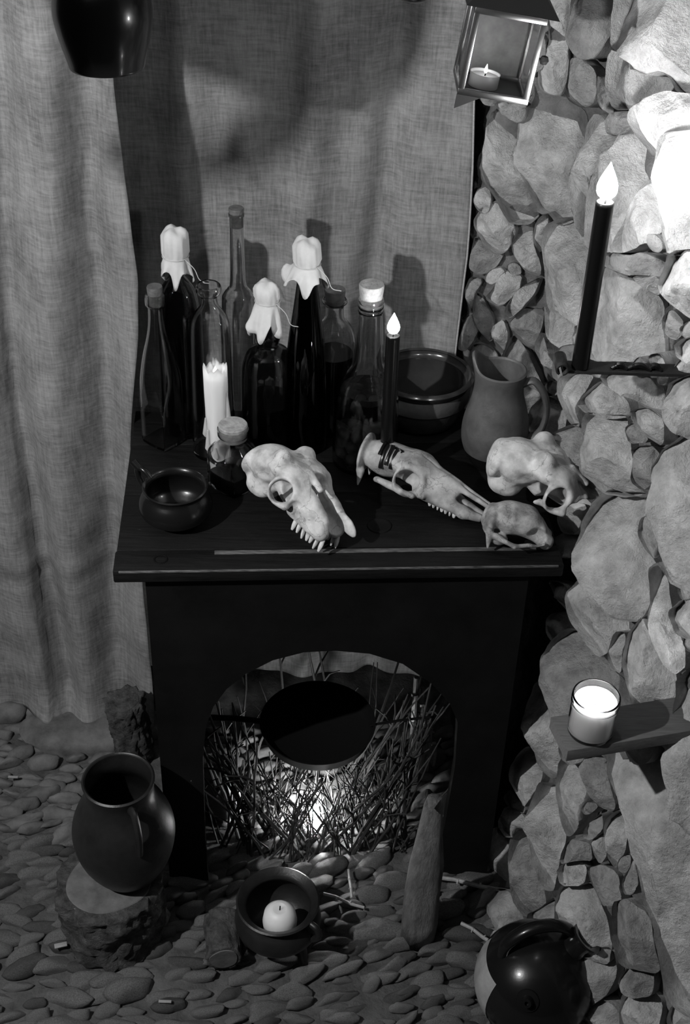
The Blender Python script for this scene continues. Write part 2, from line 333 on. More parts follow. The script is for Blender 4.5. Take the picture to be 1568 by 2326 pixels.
STONES = [
 (A_, 'stone', [(385,690),(470,650),(560,720),(545,860),(548,960),(600,1040),(680,1235),(620,1290),(520,1300),(440,1180),(370,1060),(352,990),(370,850)]),
 (A_, 'stone', [(605,640),(700,530),(790,560),(940,680),(960,740),(940,860),(880,960),(850,1040),(860,1150),(880,1270),(800,1290),(740,1230),(690,1240),(600,1050),(550,960),(555,850),(580,740)]),
 (A_, 'stone', [(960,760),(1010,680),(1110,760),(1160,790),(1090,890),(1040,980),(980,1060),(960,1200),(950,1380),(900,1300),(870,1160),(860,1040),(900,950),(940,860)]),
 (A_, 'stone', [(1165,790),(1230,770),(1360,930),(1350,1050),(1240,1140),(1190,1250),(1170,1330),(1080,1480),(970,1420),(955,1380),(965,1200),(1000,1040),(1095,890)]),
 (A_, 'stone_pale', [(1240,1145),(1355,1050),(1390,1230),(1400,1340),(1300,1430),(1180,1465),(1085,1470),(1180,1310)]),
 (A_, 'stone_pale', [(1370,900),(1400,820),(1568,760),(1568,1440),(1440,1480),(1405,1340),(1385,1180),(1360,1050)]),
 (A_, 'stone_pale', [(1225,640),(1330,570),(1450,540),(1568,580),(1568,740),(1420,800),(1365,920),(1250,780),(1215,690)]),
 (A_, 'stone_pale', [(1150,0),(1500,0),(1568,60),(1568,560),(1470,520),(1430,400),(1260,420),(1200,330),(1120,280),(1120,170)]),
 (A_, 'stone', [(1100,300),(1200,335),(1260,425),(1430,405),(1460,520),(1340,560),(1220,630),(1125,635),(1080,520)]),
 (A_, 'stone_pale', [(740,130),(840,220),(855,330),(835,500),(800,560),(680,510),(690,350),(740,280)]),
 (A_, 'stone_grey', [(870,350),(920,345),(1010,420),(1020,520),(990,610),(920,620),(860,560),(860,440)]),
 (A_, 'stone_grey', [(890,0),(1150,0),(1120,150),(1010,330),(940,340),(860,270),(850,200),(870,80)]),
 (A_, 'stone_pale', [(720,0),(890,0),(860,230),(840,210),(740,130)]),
 (A_, 'stone', [(1030,440),(1085,560),(1120,640),(1100,690),(1030,610),(1025,520)]),
 (A_, 'stone', [(420,600),(600,600),(600,700),(540,720),(460,660)]),
 (A_, 'stone', [(305,1310),(350,1220),(430,1190),(520,1310),(535,1370),(480,1480),(400,1470),(340,1400)]),
 (A_, 'stone_grey', [(310,1390),(400,1475),(470,1490),(420,1570),(330,1610),(280,1570),(290,1470)]),
 (A_, 'stone', [(530,1340),(655,1300),(640,1400),(690,1550),(680,1610),(600,1580),(530,1480)]),
 (A_, 'stone', [(665,1300),(740,1235),(730,1330),(700,1420),(690,1480),(645,1400)]),
 (A_, 'stone', [(720,1340),(800,1295),(900,1310),(960,1410),(965,1640),(900,1900),(870,1870),(790,1830),(740,1790),(720,1600),(705,1440)]),
 (A_, 'stone', [(1050,1580),(1180,1620),(1270,1670),(1390,1750),(1420,1950),(1430,2090),(1290,2100),(950,2090),(970,1900),(1000,1700)]),
 (A_, 'stone_grey', [(1070,1480),(1200,1500),(1300,1475),(1440,1560),(1420,1610),(1250,1620),(1070,1565)]),
 (A_, 'stone_grey', [(1190,1615),(1400,1620),(1380,1740),(1275,1665)]),
 (A_, 'stone_pale', [(1410,1600),(1445,1490),(1568,1450),(1568,1900),(1500,1820),(1380,1690)]),
 (B_, 'stone_grey', [(245,270),(280,180),(350,200),(300,290),(290,400)]),
 (B_, 'stone', [(420,250),(470,150),(580,170),(560,260),(460,350),(370,300)]),
 (B_, 'stone', [(480,370),(560,255),(690,180),(650,280),(590,350),(520,415)]),
 (B_, 'stone_grey', [(290,260),(350,300),(420,440),(400,560),(330,490),(290,380)]),
 (B_, 'stone_grey', [(205,590),(250,430),(300,400),(330,480),(290,560),(250,610)]),
 (B_, 'stone', [(400,480),(470,430),(500,520),(470,640),(420,560)]),
 (B_, 'stone_grey', [(520,440),(600,360),(710,380),(690,480),(650,600),(590,560),(530,500)]),
 (B_, 'stone_grey', [(470,650),(530,520),(600,600),(660,720),(700,850),(600,800),(560,720),(490,740)]),
 (B_, 'stone', [(655,590),(700,500),(740,640),(800,760),(760,770),(700,690)]),
 (B_, 'stone', [(720,350),(790,360),(880,440),(880,520),(860,600),(790,590),(730,520),(720,440)]),
 (B_, 'stone', [(800,770),(880,750),(1000,760),(960,830),(910,930),(920,1050),(870,1030),(820,940),(790,860)]),
 (B_, 'stone', [(1045,760),(1140,740),(1300,740),(1400,800),(1400,1000),(1330,945),(1200,880),(1100,830)]),
 (B_, 'stone', [(910,920),(1000,830),(1040,800),(1190,900),(1210,995),(1100,1005),(960,975)]),
 (B_, 'stone', [(950,985),(1100,1010),(1190,1000),(1200,1150),(1230,1280),(1220,1380),(1330,1450),(1110,1450),(1000,1380),(930,1300),(925,1230),(940,1150)]),
 (B_, 'stone', [(1220,960),(1330,950),(1410,1010),(1400,1170),(1310,1100),(1230,1020)]),
 (B_, 'stone_grey', [(1185,1070),(1230,1030),(1320,1120),(1300,1150),(1210,1150)]),
 (B_, 'stone_grey', [(1225,1180),(1330,1170),(1390,1230),(1340,1380),(1290,1420),(1220,1370),(1240,1270)]),
 (B_, 'stone', [(1420,900),(1450,800),(1568,720),(1568,1170),(1480,1090),(1430,1000)]),
 (B_, 'stone_pale', [(1480,560),(1568,490),(1568,720),(1500,660)]),
 (B_, 'stone', [(1390,1240),(1520,1130),(1568,1180),(1568,2010),(1480,1960),(1400,1830),(1390,1700),(1340,1560),(1335,1450),(1350,1340)]),
 (B_, 'stone', [(930,1680),(1000,1530),(1080,1450),(1200,1460),(1330,1480),(1330,1560),(1260,1620),(1290,1780),(1370,1850),(1330,1950),(1320,2070),(1270,2165),(1110,2165),(1040,2080),(950,1960),(905,1820)]),
 (B_, 'stone_grey', [(1275,1600),(1340,1570),(1390,1700),(1370,1825),(1310,1780),(1265,1690)]),
 (B_, 'stone_grey', [(730,1120),(880,1050),(940,1060),(950,1130),(930,1230),(960,1340),(1060,1420),(990,1500),(940,1440),(900,1290),(850,1190),(790,1140)]),
 (C_, 'stone', [(840,200),(930,100),(1040,230),(1110,320),(1230,320),(1200,420),(1090,500),(1030,540),(930,430),(860,310)]),
 (C_, 'stone_grey', [(735,100),(840,130),(840,220),(860,290),(780,200)]),
 (C_, 'stone', [(1080,540),(1120,410),(1190,410),(1170,560),(1160,640),(1110,610)]),
 (C_, 'stone_pale', [(1175,560),(1210,430),(1280,330),(1335,400),(1390,540),(1480,640),(1470,860),(1370,900),(1330,1000),(1260,880),(1200,700)]),
 (C_, 'stone', [(1325,60),(1370,20),(1440,120),(1450,220),(1480,380),(1530,500),(1530,590),(1490,630),(1400,560),(1340,430),(1325,330),(1340,200)]),
 (C_, 'stone', [(1440,290),(1520,215),(1568,220),(1568,490),(1490,420)]),
 (C_, 'stone_grey', [(700,570),(760,480),(850,400),(920,430),(1000,520),(1100,620),(1180,700),(1250,890),(1100,900),(880,950),(860,1000),(770,920),(740,800),(700,690)]),
 (C_, 'stone', [(605,870),(660,720),(695,705),(750,880),(800,960),(820,1130),(765,1250),(680,1180),(640,1050),(605,930)]),
 (C_, 'stone', [(505,1260),(530,1160),(630,1065),(700,1200),(690,1260),(650,1360),(600,1420),(540,1320)]),
 (C_, 'stone', [(800,1160),(920,1165),(950,1260),(960,1380),(930,1500),(855,1600),(810,1480),(785,1350)]),
 (C_, 'stone_grey', [(925,1160),(1070,1130),(1090,1290),(1130,1440),(1050,1430),(970,1330)]),
 (C_, 'stone', [(1085,1130),(1150,1120),(1200,1210),(1300,1140),(1410,1100),(1420,1250),(1460,1450),(1530,1600),(1568,1640),(1568,2600),(1500,2560),(1420,2500),(1380,2300),(1330,2063),(1290,1900),(1230,1700),(1170,1440),(1110,1290)]),
 (C_, 'stone', [(1425,1150),(1470,960),(1490,680),(1568,600),(1568,1590),(1480,1520),(1430,1250)]),
 (C_, 'stone', [(1060,1520),(1160,1450),(1200,1590),(1180,1690),(1130,1790),(1080,1700)]),
 (C_, 'stone', [(990,1630),(1055,1570),(1080,1700),(1040,1760),(1000,1690)]),
 (C_, 'stone_grey', [(1170,1850),(1250,1730),(1270,1860),(1230,1940),(1180,1930)]),
 (C_, 'stone', [(660,1370),(690,1300),(785,1310),(805,1480),(840,1600),(800,1700),(760,1900),(700,1880),(640,1700),(605,1500)]),
 (C_, 'stone', [(440,1530),(490,1420),(590,1470),(600,1560),(500,1610)]),
 (C_, 'stone_grey', [(475,1370),(520,1320),(600,1430),(585,1465),(500,1420)]),
 (C_, 'stone', [(375,1720),(400,1600),(440,1550),(500,1620),(500,1800),(480,1900),(380,1870)]),
 (C_, 'stone_grey', [(505,1640),(600,1565),(645,1700),(695,1890),(725,2000),(600,2063),(520,1950)]),
 (C_, 'stone_pale', [(790,1780),(920,1740),(960,1790),(940,1885),(810,1885)]),  # pale tone stands for a lit patch on the rough mortar
 (C_, 'stone', [(800,1895),(1000,1885),(1040,2000),(1100,2200),(1080,2330),(960,2300),(800,2240),(780,2080)]),
 (C_, 'stone_grey', [(1120,2000),(1180,1970),(1320,2060),(1360,2280),(1380,2390),(1160,2350),(1110,2200)]),
 (C_, 'stone_grey', [(310,2050),(370,1905),(500,1920),(560,2050),(640,2180),(500,2200),(400,2130),(300,2090)]),
 (C_, 'stone_grey', [(600,2070),(735,1990),(770,1960),(790,2200),(660,2210)]),
 (C_, 'stone_grey', [(960,1540),(1050,1460),(1055,1560),(985,1620),(940,1600)]),
 (C_, 'stone_grey', [(860,1620),(980,1640),(990,1740),(920,1735),(800,1760)]),
 (C_, 'stone_grey', [(970,1790),(1050,1770),(1130,1810),(1170,1960),(1110,2000),(1050,1990),(1000,1880)]),
]
def make_stone(org, m, poly, k, fill=False):
    rng = random.Random(k * 13 + 5)
    px = []
    for (x, y) in poly:
        X, Y = org[0] + x * KS, org[1] + y * KS
        if x >= 1560 and not fill: X += 60
        if org == A_ and y <= 0: Y -= 40
        px.append((X, Y))
    c = np.mean(px, axis=0); P0 = wall_hit(*c); nw = wall_normal(P0); vc = CAM - P0; vc /= np.linalg.norm(vc)
    n = nw * 0.6 + vc * 0.62 + np.array([rng.uniform(-.1, .1), 0, rng.uniform(-.12, .12)]); n /= np.linalg.norm(n)
    P0 = P0 + nw * (rng.uniform(-.006, .006) if fill else rng.uniform(-.004, .014))
    pts = []
    for (x, y) in px:
        r = ray(x, y); t = ((P0 - CAM) @ n) / (r @ n); pts.append(CAM + r * t)
    u = np.cross((0, 0, 1), n); u /= np.linalg.norm(u); v = np.cross(n, u)
    q = np.array([((p - P0) @ u, (p - P0) @ v) for p in pts]); qc = q.mean(0); q = qc + (q - qc) * 1.09
    # corner softening then densify
    o2 = []
    for i in range(len(q)):
        a, b = q[i], q[(i + 1) % len(q)]; o2 += [a * .82 + b * .18, a * .18 + b * .82]
    q = np.array(o2); seg = np.linalg.norm(np.roll(q, -1, 0) - q, axis=1); per = seg.sum(); N = 26 if fill else 56
    s = np.concatenate([[0], np.cumsum(seg)]); qq = np.vstack([q, q[:1]]); tt = np.linspace(0, per, N, endpoint=False)
    q = np.stack([np.interp(tt, s, qq[:, i]) for i in (0, 1)], 1)
    area = 0.5 * abs(np.sum(q[:, 0] * np.roll(q[:, 1], -1) - q[:, 1] * np.roll(q[:, 0], -1))); R = math.sqrt(area / math.pi)
    q = q + np.array([[nz(a[0] * 40, a[1] * 40, k), nz(a[0] * 40, a[1] * 40, k + 50)] for a in q]) * R * .07
    planes = [(rng.uniform(.30, .45), rng.uniform(-.22, .22), rng.uniform(-.22, .22))]
    for _ in range(7):
        an = rng.uniform(0, 2 * math.pi); g = rng.uniform(.4, 1.5); planes.append((rng.uniform(.40, .62), g * math.cos(an), g * math.sin(an)))
    def height(p, sx):
        x, y = (p - qc) / R; h = min(a + gx * x + gy * y for a, gx, gy in planes)
        e = 1.1 * math.sqrt(max(0, 1 - sx ** 3.2)); h = smin(np.array(h), np.array(e), .07)
        return min(R, .06) * .70 * (float(h) + .16 * nz(x * 1.8 + k, y * 1.8, k * .7) + .09 * nz(x * 4.5 + k, y * 4.5, k) + .05 * nz(x * 11 + k, y * 11, k))
    V = []; Fc = []
    dep = max(.045, .75 * R)
    for a in q: V.append(P0 + u * a[0] * .97 + v * a[1] * .97 - n * dep)
    prof = [1.0, .985, .955, .91, .85, .77, .68, .58, .47, .35, .23, .11]
    for i, sx in enumerate(prof):
        for a in q:
            p = qc + (a - qc) * sx; h = height(p, sx) if i else -0.02 * R; V.append(P0 + u * p[0] + v * p[1] + n * h)
    V.append(P0 + u * qc[0] + v * qc[1] + n * height(qc, 0)); L = len(V) - 1; nr = len(prof) + 1
    for i in range(nr - 1):
        for j in range(N):
            kx = (j + 1) % N; Fc.append((i * N + j, i * N + kx, (i + 1) * N + kx, (i + 1) * N + j))
    for j in range(N): Fc.append(((nr - 1) * N + j, (nr - 1) * N + (j + 1) % N, L))
    Fc.append(tuple(range(N))[::-1])
    MB().add(V, Fc).build('stone', m, wall, sharp=38)
for k, (org, m, poly) in enumerate(STONES): make_stone(org, m, poly, k)
# smaller rubble packed in the gaps between the big stones
PX = [np.array([(o[0] + (x + (150 if x >= 1560 else 0)) * KS, o[1] + y * KS - (40 if o == A_ and y <= 0 else 0)) for x, y in p]) for o, _, p in STONES]
def clear(pt):
    best = 1e9
    for q in PX:
        if np.abs(q.mean(0) - pt).max() > 420: continue
        a = q; b = np.roll(q, -1, 0); d = b - a; t = np.clip(((pt - a) * d).sum(1) / ((d * d).sum(1) + 1e-9), 0, 1)
        dist = np.hypot(*(pt - a - t[:, None] * d).T).min()
        ins = (((a[:, 1] > pt[1]) != (b[:, 1] > pt[1])) & (pt[0] < d[:, 0] * (pt[1] - a[:, 1]) / (d[:, 1] + 1e-12) + a[:, 0])).sum() % 2
        if ins: return -1
        best = min(best, dist)
    return best
rg = random.Random(3); kk = 200
def left_edge(y): return np.interp(y, [-80, 300, 800, 1000, 1300, 1600, 1950, 2150, 2326], [1092, 1092, 1052, 1230, 1290, 1200, 1105, 1090, 1330])
for minr, tries in ((26, 900), (17, 1500), (11, 2200)):
    for _ in range(tries):
        pt = np.array([rg.uniform(1050, 1640), rg.uniform(-70, 2330)])
        if pt[0] < left_edge(pt[1]) + minr: continue
        d = clear(pt)
        if d < minr or d > 200: continue
        d = min(d, 44); an = rg.uniform(0, 3); ex = rg.uniform(1.0, 1.6); poly = []
        for j in range(8):
            a = 2 * math.pi * j / 8 + rg.uniform(-.2, .2); r = d * 1.18 * rg.uniform(.85, 1.12); u, v = r * math.cos(a) * ex, r * math.sin(a)
            poly.append((pt[0] + u * math.cos(an) - v * math.sin(an), pt[1] + u * math.sin(an) + v * math.cos(an)))
        poly = np.array(poly); PX.append(poly); kk += 1
        make_stone((0, 0), rg.choice(('stone_grey', 'stone', 'stone_grey')), [(x / KS, y / KS) for x, y in poly], kk, fill=True)

# back wall behind the curtains, and ceiling
struct(MB().box((0, 2.36, 1.2), (2.6, .08, 2.5)).build('wall_back', 'mortar', smooth=False))
struct(MB().box((0, 1.2, 2.44), (2.6, 2.4, .06)).build('ceiling', 'mortar', smooth=False))

# ------------------------------------------------------------------ floor of cobbles
floor = bpy.data.objects.new('floor', None); COL.objects.link(floor); struct(floor)
mb = MB(); V = []; nx, ny = 150, 120
for i in range(nx):
    X = -1.3 + 2.3 * i / (nx - 1)
    for j in range(ny):
        Y = .5 + 1.8 * j / (ny - 1); V.append((X, Y, -0.011 + .007 * nz(X * 9, Y * 9) + .004 * nz(X * 38, Y * 38)))
mb.add(V, [(i * ny + j, (i + 1) * ny + j, (i + 1) * ny + j + 1, i * ny + j + 1) for i in range(nx - 1) for j in range(ny - 1)])
mb.build('earth', 'earth', floor)
pv = []
for k in range(10):
    bm = bmesh.new(); bmesh.ops.create_icosphere(bm, subdivisions=3, radius=1)
    sx, sy, sz = RNG.uniform(1.0, 1.35), RNG.uniform(.36, .56), RNG.uniform(.45, .7); cuts = [(Vector((RNG.gauss(0, 1), RNG.gauss(0, 1), RNG.gauss(0, 1))).normalized(), RNG.uniform(.55, .85)) for _ in range(5)]
    for q in bm.verts:
        for cn, cl in cuts:
            e_ = q.co.dot(cn) - cl
            if e_ > 0: q.co -= cn * e_ * .85
        d = 1 + .22 * nz(q.co.x * 1.2 + k * 7, q.co.y * 1.2, q.co.z * 1.2) + .08 * nz(q.co.x * 3, q.co.y * 3 + k * 5, q.co.z * 3)
        q.co = Vector((q.co.x * d * sx, q.co.y * d * sy, q.co.z * d * sz))
    me = bpy.data.meshes.new('pebble'); bm.to_mesh(me); bm.free(); me.shade_smooth(); me.materials.append(MATS['pebble_dark' if k % 4 == 3 else 'pebble']); pv.append(me)
cand = []
row = 0; Y = 1.16
while Y < 2.08:
    X = -.95 + (row % 2) * .03
    while X < .40:
        x = X + RNG.uniform(-.010, .010); y = Y + RNG.uniform(-.008, .008) + .018 * math.sin(x * 5 + row * .3)
        if x < Xw(y, 0) - .02: 
            qx, qy, _ = proj((x, y, 0))
            if -60 < qx < 1330 and qy < 2390:
                hid = (480 < qx < 1100 and qy < 1640) or (330 < qx < 480 and 1600 < qy < 1930)
                cand.append((hid, abs(qy - 2326), x, y))
        X += RNG.uniform(.046, .066)
    Y += .0265; row += 1
cand = [c for c in cand if not c[0]]
cand.sort(key=lambda c: c[1])
rest = MB()
for i, (_, _, x, y) in enumerate(cand):
    a = .25 + .45 * nz(x * 2.2, y * 2.2, 4) + RNG.uniform(-.28, .28); s = RNG.uniform(.020, .036) * (1.35 if RNG.random() < .15 else 1)
    R = Matrix.Rotation(a, 4, 'Z') @ Matrix.Rotation(RNG.uniform(-.7, .7), 4, 'X') @ Matrix.Rotation(RNG.uniform(-.4, .4), 4, 'Y')
    Mx = Matrix.Translation((x, y, -0.009 + RNG.uniform(-.005, .005))) @ R @ Matrix.Diagonal((s, s, s * RNG.uniform(.75, 1.05), 1))
    me = RNG.choice(pv)
    if i < 296:
        o = bpy.data.objects.new('pebble', me); COL.objects.link(o); o.parent = floor; o.matrix_local = Mx
    else:
        rest.add([Mx @ q.co for q in me.vertices], [tuple(f.vertices) for f in me.polygons])
if rest.v:
    o = rest.build('pebbles_beyond', 'pebble', floor, sharp=0); o['kind'] = 'stuff'
# smooth flagstone at the foot of the curtain
c = atZ(175, 1660, 0)
def flag_fn(x, y, z, q): 
    k = 1 + .12 * nz(math.cos(q) * 1.4 + 3, math.sin(q) * 1.4); return x * k * 1.25, y * k * .62, z + .004 * nz(x * 30, y * 30)
MB().lathe([(0, -.02), (.1, -.02), (.103, .004), (.092, .016), (.07, .021), (.035, .023), (0, .024)], 36, fn=flag_fn).build('flagstone', 'pebble', floor, loc=c)

# ------------------------------------------------------------------ curtains
def curtain(name, label, xl, edge_pts, edgeY, hem_fn, Yfn, thick=.0018, nx=110, nz_=130, ztop=2.2, m='hessian', hem_strip=False):
    ez = [p[2] for p in edge_pts]; ex = [p[0] for p in edge_pts]; o = np.argsort(ez); ez = np.array(ez)[o]; ex = np.array(ex)[o]
    V = []
    for i in range(nx):
        for j in range(nz_):
            tz = j / (nz_ - 1); s = i / (nx - 1)
            xr0 = float(np.interp(.02, ez, ex)); x0 = xl + (xr0 - xl) * s; zb = hem_fn(x0)
            Z = zb + (ztop - zb) * tz ** 1.15; xr = float(np.interp(Z, ez, ex)); X = xl + (xr - xl) * s
            V.append((X, Yfn(X, Z, xr - X), Z))
    Fc = [(i * nz_ + j, (i + 1) * nz_ + j, (i + 1) * nz_ + j + 1, i * nz_ + j + 1) for i in range(nx - 1) for j in range(nz_ - 1)]
    root = thing(name, label, 'curtain', (0, 0, 0))
    c = MB().add(V, Fc).build('cloth', m, root, sharp=0)
    sm = c.modifiers.new('thickness', 'SOLIDIFY'); sm.thickness = thick; sm.offset = 0
    if hem_strip:
        pts = [np.array(V[(nx - 1) * nz_ + j]) + np.array([0, -.003, 0]) for j in range(0, nz_, 3)]
        MB().tube(pts, .0032, 8, flat=.55).build('hem', 'linen_hem', root)
    return root
mat('linen_hem', 0.42, 0.9, var=0.2, scale=60, stretch=(1, 1, 6))
def g(x, c, w): return math.exp(-((x - c) / w) ** 2)
def px_line(pts, Y): 
    a = [atY(x, y, Y) for x, y in pts]; zs = [p[2] for p in a][::-1]; xs = [p[0] for p in a][::-1]
    return lambda Z: float(np.interp(Z, zs, xs))
YL = 1.96
ledge = [atY(x, y, YL) for x, y in ((235, -250), (262, 180), (290, 400), (318, 620), (318, 760), (304, 920), (300, 1000), (330, 1320), (352, 1550))]
r1 = px_line([(90, -200), (120, 400), (120, 900), (160, 1300), (205, 1560)], YL)
v1 = px_line([(-30, -200), (-10, 500), (20, 900), (120, 1400), (150, 1560)], YL)
v2 = px_line([(200, -200), (190, 500), (240, 850), (250, 1200), (260, 1500)], YL)
def Yleft(X, Z, d):
    y = YL + .01 - .034 * g(X, r1(Z), .045) + .044 * g(X, v1(Z), .03) + .034 * g(X, v2(Z), .03) * (1 if Z > .35 else max(0, Z / .35))
    y -= .03 * math.exp(-(d / .05) ** 2)
    y += .020 * math.sin(X * 26 + Z * 1.5 + 1.0) * (1 if X < -.6 else .25) + .010 * nz(X * 9, Z * 4, 2) + .005 * nz(X * 25, Z * 14, 5)
    zz = .40 + .12 * (X + .45)                                   # horizontal crease of the lower hem
    y += (.005 * g(Z, zz, .014) - .004 * g(Z, zz + .03, .02)) * max(0, min(1, (-.42 - X) / .06))
    y -= .05 * max(0, (.10 - Z) / .10) ** 2 * (.6 + .6 * math.sin(X * 30))     # belly near the floor
    y += .018 * g(X, -.43, .012) * max(0, 1 - Z / .13)
    return y
def hemL(X): return .012 + .055 * max(0, min(1, (X + .40) / .07)) + .008 * math.sin(X * 28)
curtain('hessian_curtain', 'front hessian curtain hanging at the left, down to the cobbled floor', -1.05, ledge, YL, hemL, Yleft)
YB = 2.12
bedge = [atY(x, y, YB) for x, y in ((1085, -250), (1076, 230), (1072, 400), (1062, 560), (1034, 790), (1018, 1000), (985, 1500))]
b_r = px_line([(740, -200), (705, 400), (690, 700), (690, 1500)], YB); b_v = px_line([(930, -200), (890, 300), (845, 650), (840, 1500)], YB)
b_l = px_line([(360, -200), (380, 400), (400, 900), (420, 1500)], YB)
def Yback(X, Z, d):
    y = YB - .022 * g(X, b_r(Z), .03) + .030 * g(X, b_v(Z), .028) - .012 * g(X, b_l(Z) + .03, .025) + .005 * nz(X * 10, Z * 6, 9) + .003 * nz(X * 30, Z * 18, 4)
    y += .010 * g(X, -.225, .02) * g(Z, 1.23, .05) - .014 * g(X, -.19, .02) * g(Z, 1.21, .05)
    return y - .012 * math.exp(-(d / .03) ** 2)
curtain('hessian_curtain', 'rear hessian curtain hanging behind the bottles, hemmed edge beside the stones', -.62, bedge, YB, lambda X: .01, Yback, hem_strip=True)

# ------------------------------------------------------------------ the black mantel table with its arched front
O = np.array([-.345, 1.533, 0.]); tx = np.array([.683, .051, 0]); TW = np.linalg.norm(tx); tx /= TW; ty = np.array([-tx[1], tx[0], 0])
Rt = np.stack([tx, ty, (0, 0, 1)], 1)
def tl(a, b, z): return O + tx * a + ty * b + np.array([0, 0, z])
mantel = thing('mantel_table', 'black painted wooden mantel table with an arched hearth opening', 'table', (0, 0, 0))
TH_ = .022; depth = .455
edges_b = [.052, .20, .345, depth]
for i in range(3):
    b0, b1 = edges_b[i], edges_b[i + 1]
    MB().box(tl(TW / 2, (b0 + b1) / 2, TT - TH_ / 2 - .0006 * i), (TW, b1 - b0 - .0012, TH_), Rt, .0015).build('plank', 'black_wood', mantel, sharp=30)
fb = MB().box(tl(TW / 2, .026, TT - TH_ / 2 + .0004), (TW + .004, .051, TH_ + .001), Rt, .003).build('front_batten', 'black_wood', mantel, sharp=30)
MB().box(tl(.40, .0425, TT + .0011), (.50, .009, .0022), Rt, .0008).build('worn_strip', 'worn_edge', mantel, sharp=30)['label'] = 'scuffed greyish strip along the front edge'
MB().box(tl(TW * .5, .0012, TT - .0012), (TW * .98, .0036, .0034), Rt, .001).build('worn_arris', 'worn_edge', mantel, sharp=30)
pk = T(365, 1272); MB().lathe([(0, 0), (.0085, 0), (.0085, .0012), (.0105, .0016), (.0115, .0006), (.0115, 0)], 24).build('finger_hole', 'soot', mantel, loc=(pk[0], pk[1], TT + .0005))
pk = T(862, 1195); MB().lathe([(0, .0012), (.014, .0012), (.0155, .002), (.019, .002), (.020, 0)], 28).build('knot', 'black_panel', mantel, loc=(pk[0], pk[1], TT))
# arched front panel (local a along tx, z up)
def pan(x, y):
    r = ray(x, y); n = ty; p0 = tl(0, .018, 0); t = ((p0 - CAM) @ n) / (r @ n); p = CAM + r * t; return (p - O) @ tx, p[2]
arch = [pan(*q) for q in ((480, 2110), (466, 1900), (461, 1720), (468, 1650), (485, 1605), (515, 1565), (560, 1530), (620, 1500), (690, 1482), (760, 1478), (840, 1485), (915, 1508), (980, 1552), (1022, 1598), (1040, 1640), (1034, 1740), (1015, 1850), (990, 1975))]
arch[0] = (arch[0][0], 0.0); arch[-1] = (arch[-1][0], 0.0)
aL, aR = pan(345, 1500)[0], pan(1175, 1500)[0]; zt = TT - TH_
def fpanel():
    # outer boundary paired with the arch points
    m = MB(); d0, d1 = .018, .040; n = len(arch); outer = []
    za = [p[1] for p in arch]
    for i, (a, z) in enumerate(arch):
        f = i / (n - 1)
        if i == 0: outer.append((aL, 0))
        elif i == n - 1: outer.append((aR, 0))
        elif i <= 3: outer.append((aL, z))
        elif i >= n - 4: outer.append((aR, z))
        else: outer.append((aL + (aR - aL) * (i - 4) / (n - 9), zt))
    sm = lambda L: L
    V = []
    for dd in (d0, d1):
        for (a, z) in arch: V.append(tl(a, dd, z))
        for (a, z) in outer: V.append(tl(a, dd, z))
    Fc = []; N2 = 2 * n
    for i in range(n - 1):
        Fc += [(i, i + 1, n + i + 1, n + i), (N2 + i, N2 + n + i, N2 + n + i + 1, N2 + i + 1), (i, N2 + i, N2 + i + 1, i + 1), (n + i, n + i + 1, N2 + n + i + 1, N2 + n + i)]
    # corner triangles
    Fc += [(0, n, N2 + n, N2), (n - 1, N2 + n - 1, N2 + 2 * n - 1, 2 * n - 1)]
    m.add(V, Fc)
    # fill the two upper corners
    for a0, i in ((aL, 3), (aR, n - 4)):
        za = arch[i][1]
        m.box(tl(a0 + (.012 if a0 == aL else -.012), .029, (za + zt) / 2), (.024, .0222, zt - za), Rt)
    return m
fpanel().build('arched_front', 'black_panel', mantel, sharp=30)
MB().box(tl(aL + .011, .235, zt / 2), (.02, .386, zt), Rt, .001).build('side_panel', 'black_panel', mantel, sharp=30)
MB().box(tl(aR - .011, .235, zt / 2), (.02, .386, zt), Rt, .001).build('side_panel', 'black_panel', mantel, sharp=30)

# ------------------------------------------------------------------ bottles
def prof_from(P, rows):
    out = []
    for y, hw in rows:
        Z = zat(P, y); out.append((hw * proj((P[0], P[1], Z))[2] / F, Z - P[2]))
    return out                                  # top first
def densify(pr, n=4):
    pr = [np.array(p) for p in pr]; return [tuple(p) for p in smooth_pts(pr, n)]
def shell(pr, wall_t=.003, floor_t=.006, n=40, sq=None, rot=0.0, punt=0.0):
    """pr bottom -> top outer profile; closed glass wall"""
    out = list(pr); h0 = out[0][1]
    inner = [(max(r - wall_t, .002), max(z, h0 + floor_t)) for r, z in out if z > h0 + floor_t * .8]
    top = out[-1]
    P = [(0, h0 + punt)] + [(out[0][0] * .8, h0)] + out + [(top[0] - wall_t * .5, top[1] + wall_t * .4)] + inner[::-1] + [(0, h0 + floor_t + punt)]
    s = None
    if sq is not None:
        s = [sq(z) for r, z in P]
    return MB().lathe(P, n, s, rot)
def inside(pr, z1, gap=.0035, z0=.007, n=36, sq=None, rot=0.0):
    zs = np.linspace(z0, z1, 14); R = np.interp(zs, [p[1] for p in pr], [p[0] for p in pr]) - gap
    P = [(0, z0)] + [(max(r, .001), z) for r, z in zip(R, zs)] + [(0, z1)]
    return MB().lathe(P, n, [sq(z) for r, z in P] if sq else None, rot)
def cork(P, ytop, ybot, hw, taper=.85):
    z1, z0 = zat(P, ytop) - P[2], zat(P, ybot) - P[2]; r = hw * proj(P)[2] / F * .99
    return MB().lathe([(0, z0), (r * taper, z0), (r, z1 - .002), (r * .94, z1), (0, z1)], 28)
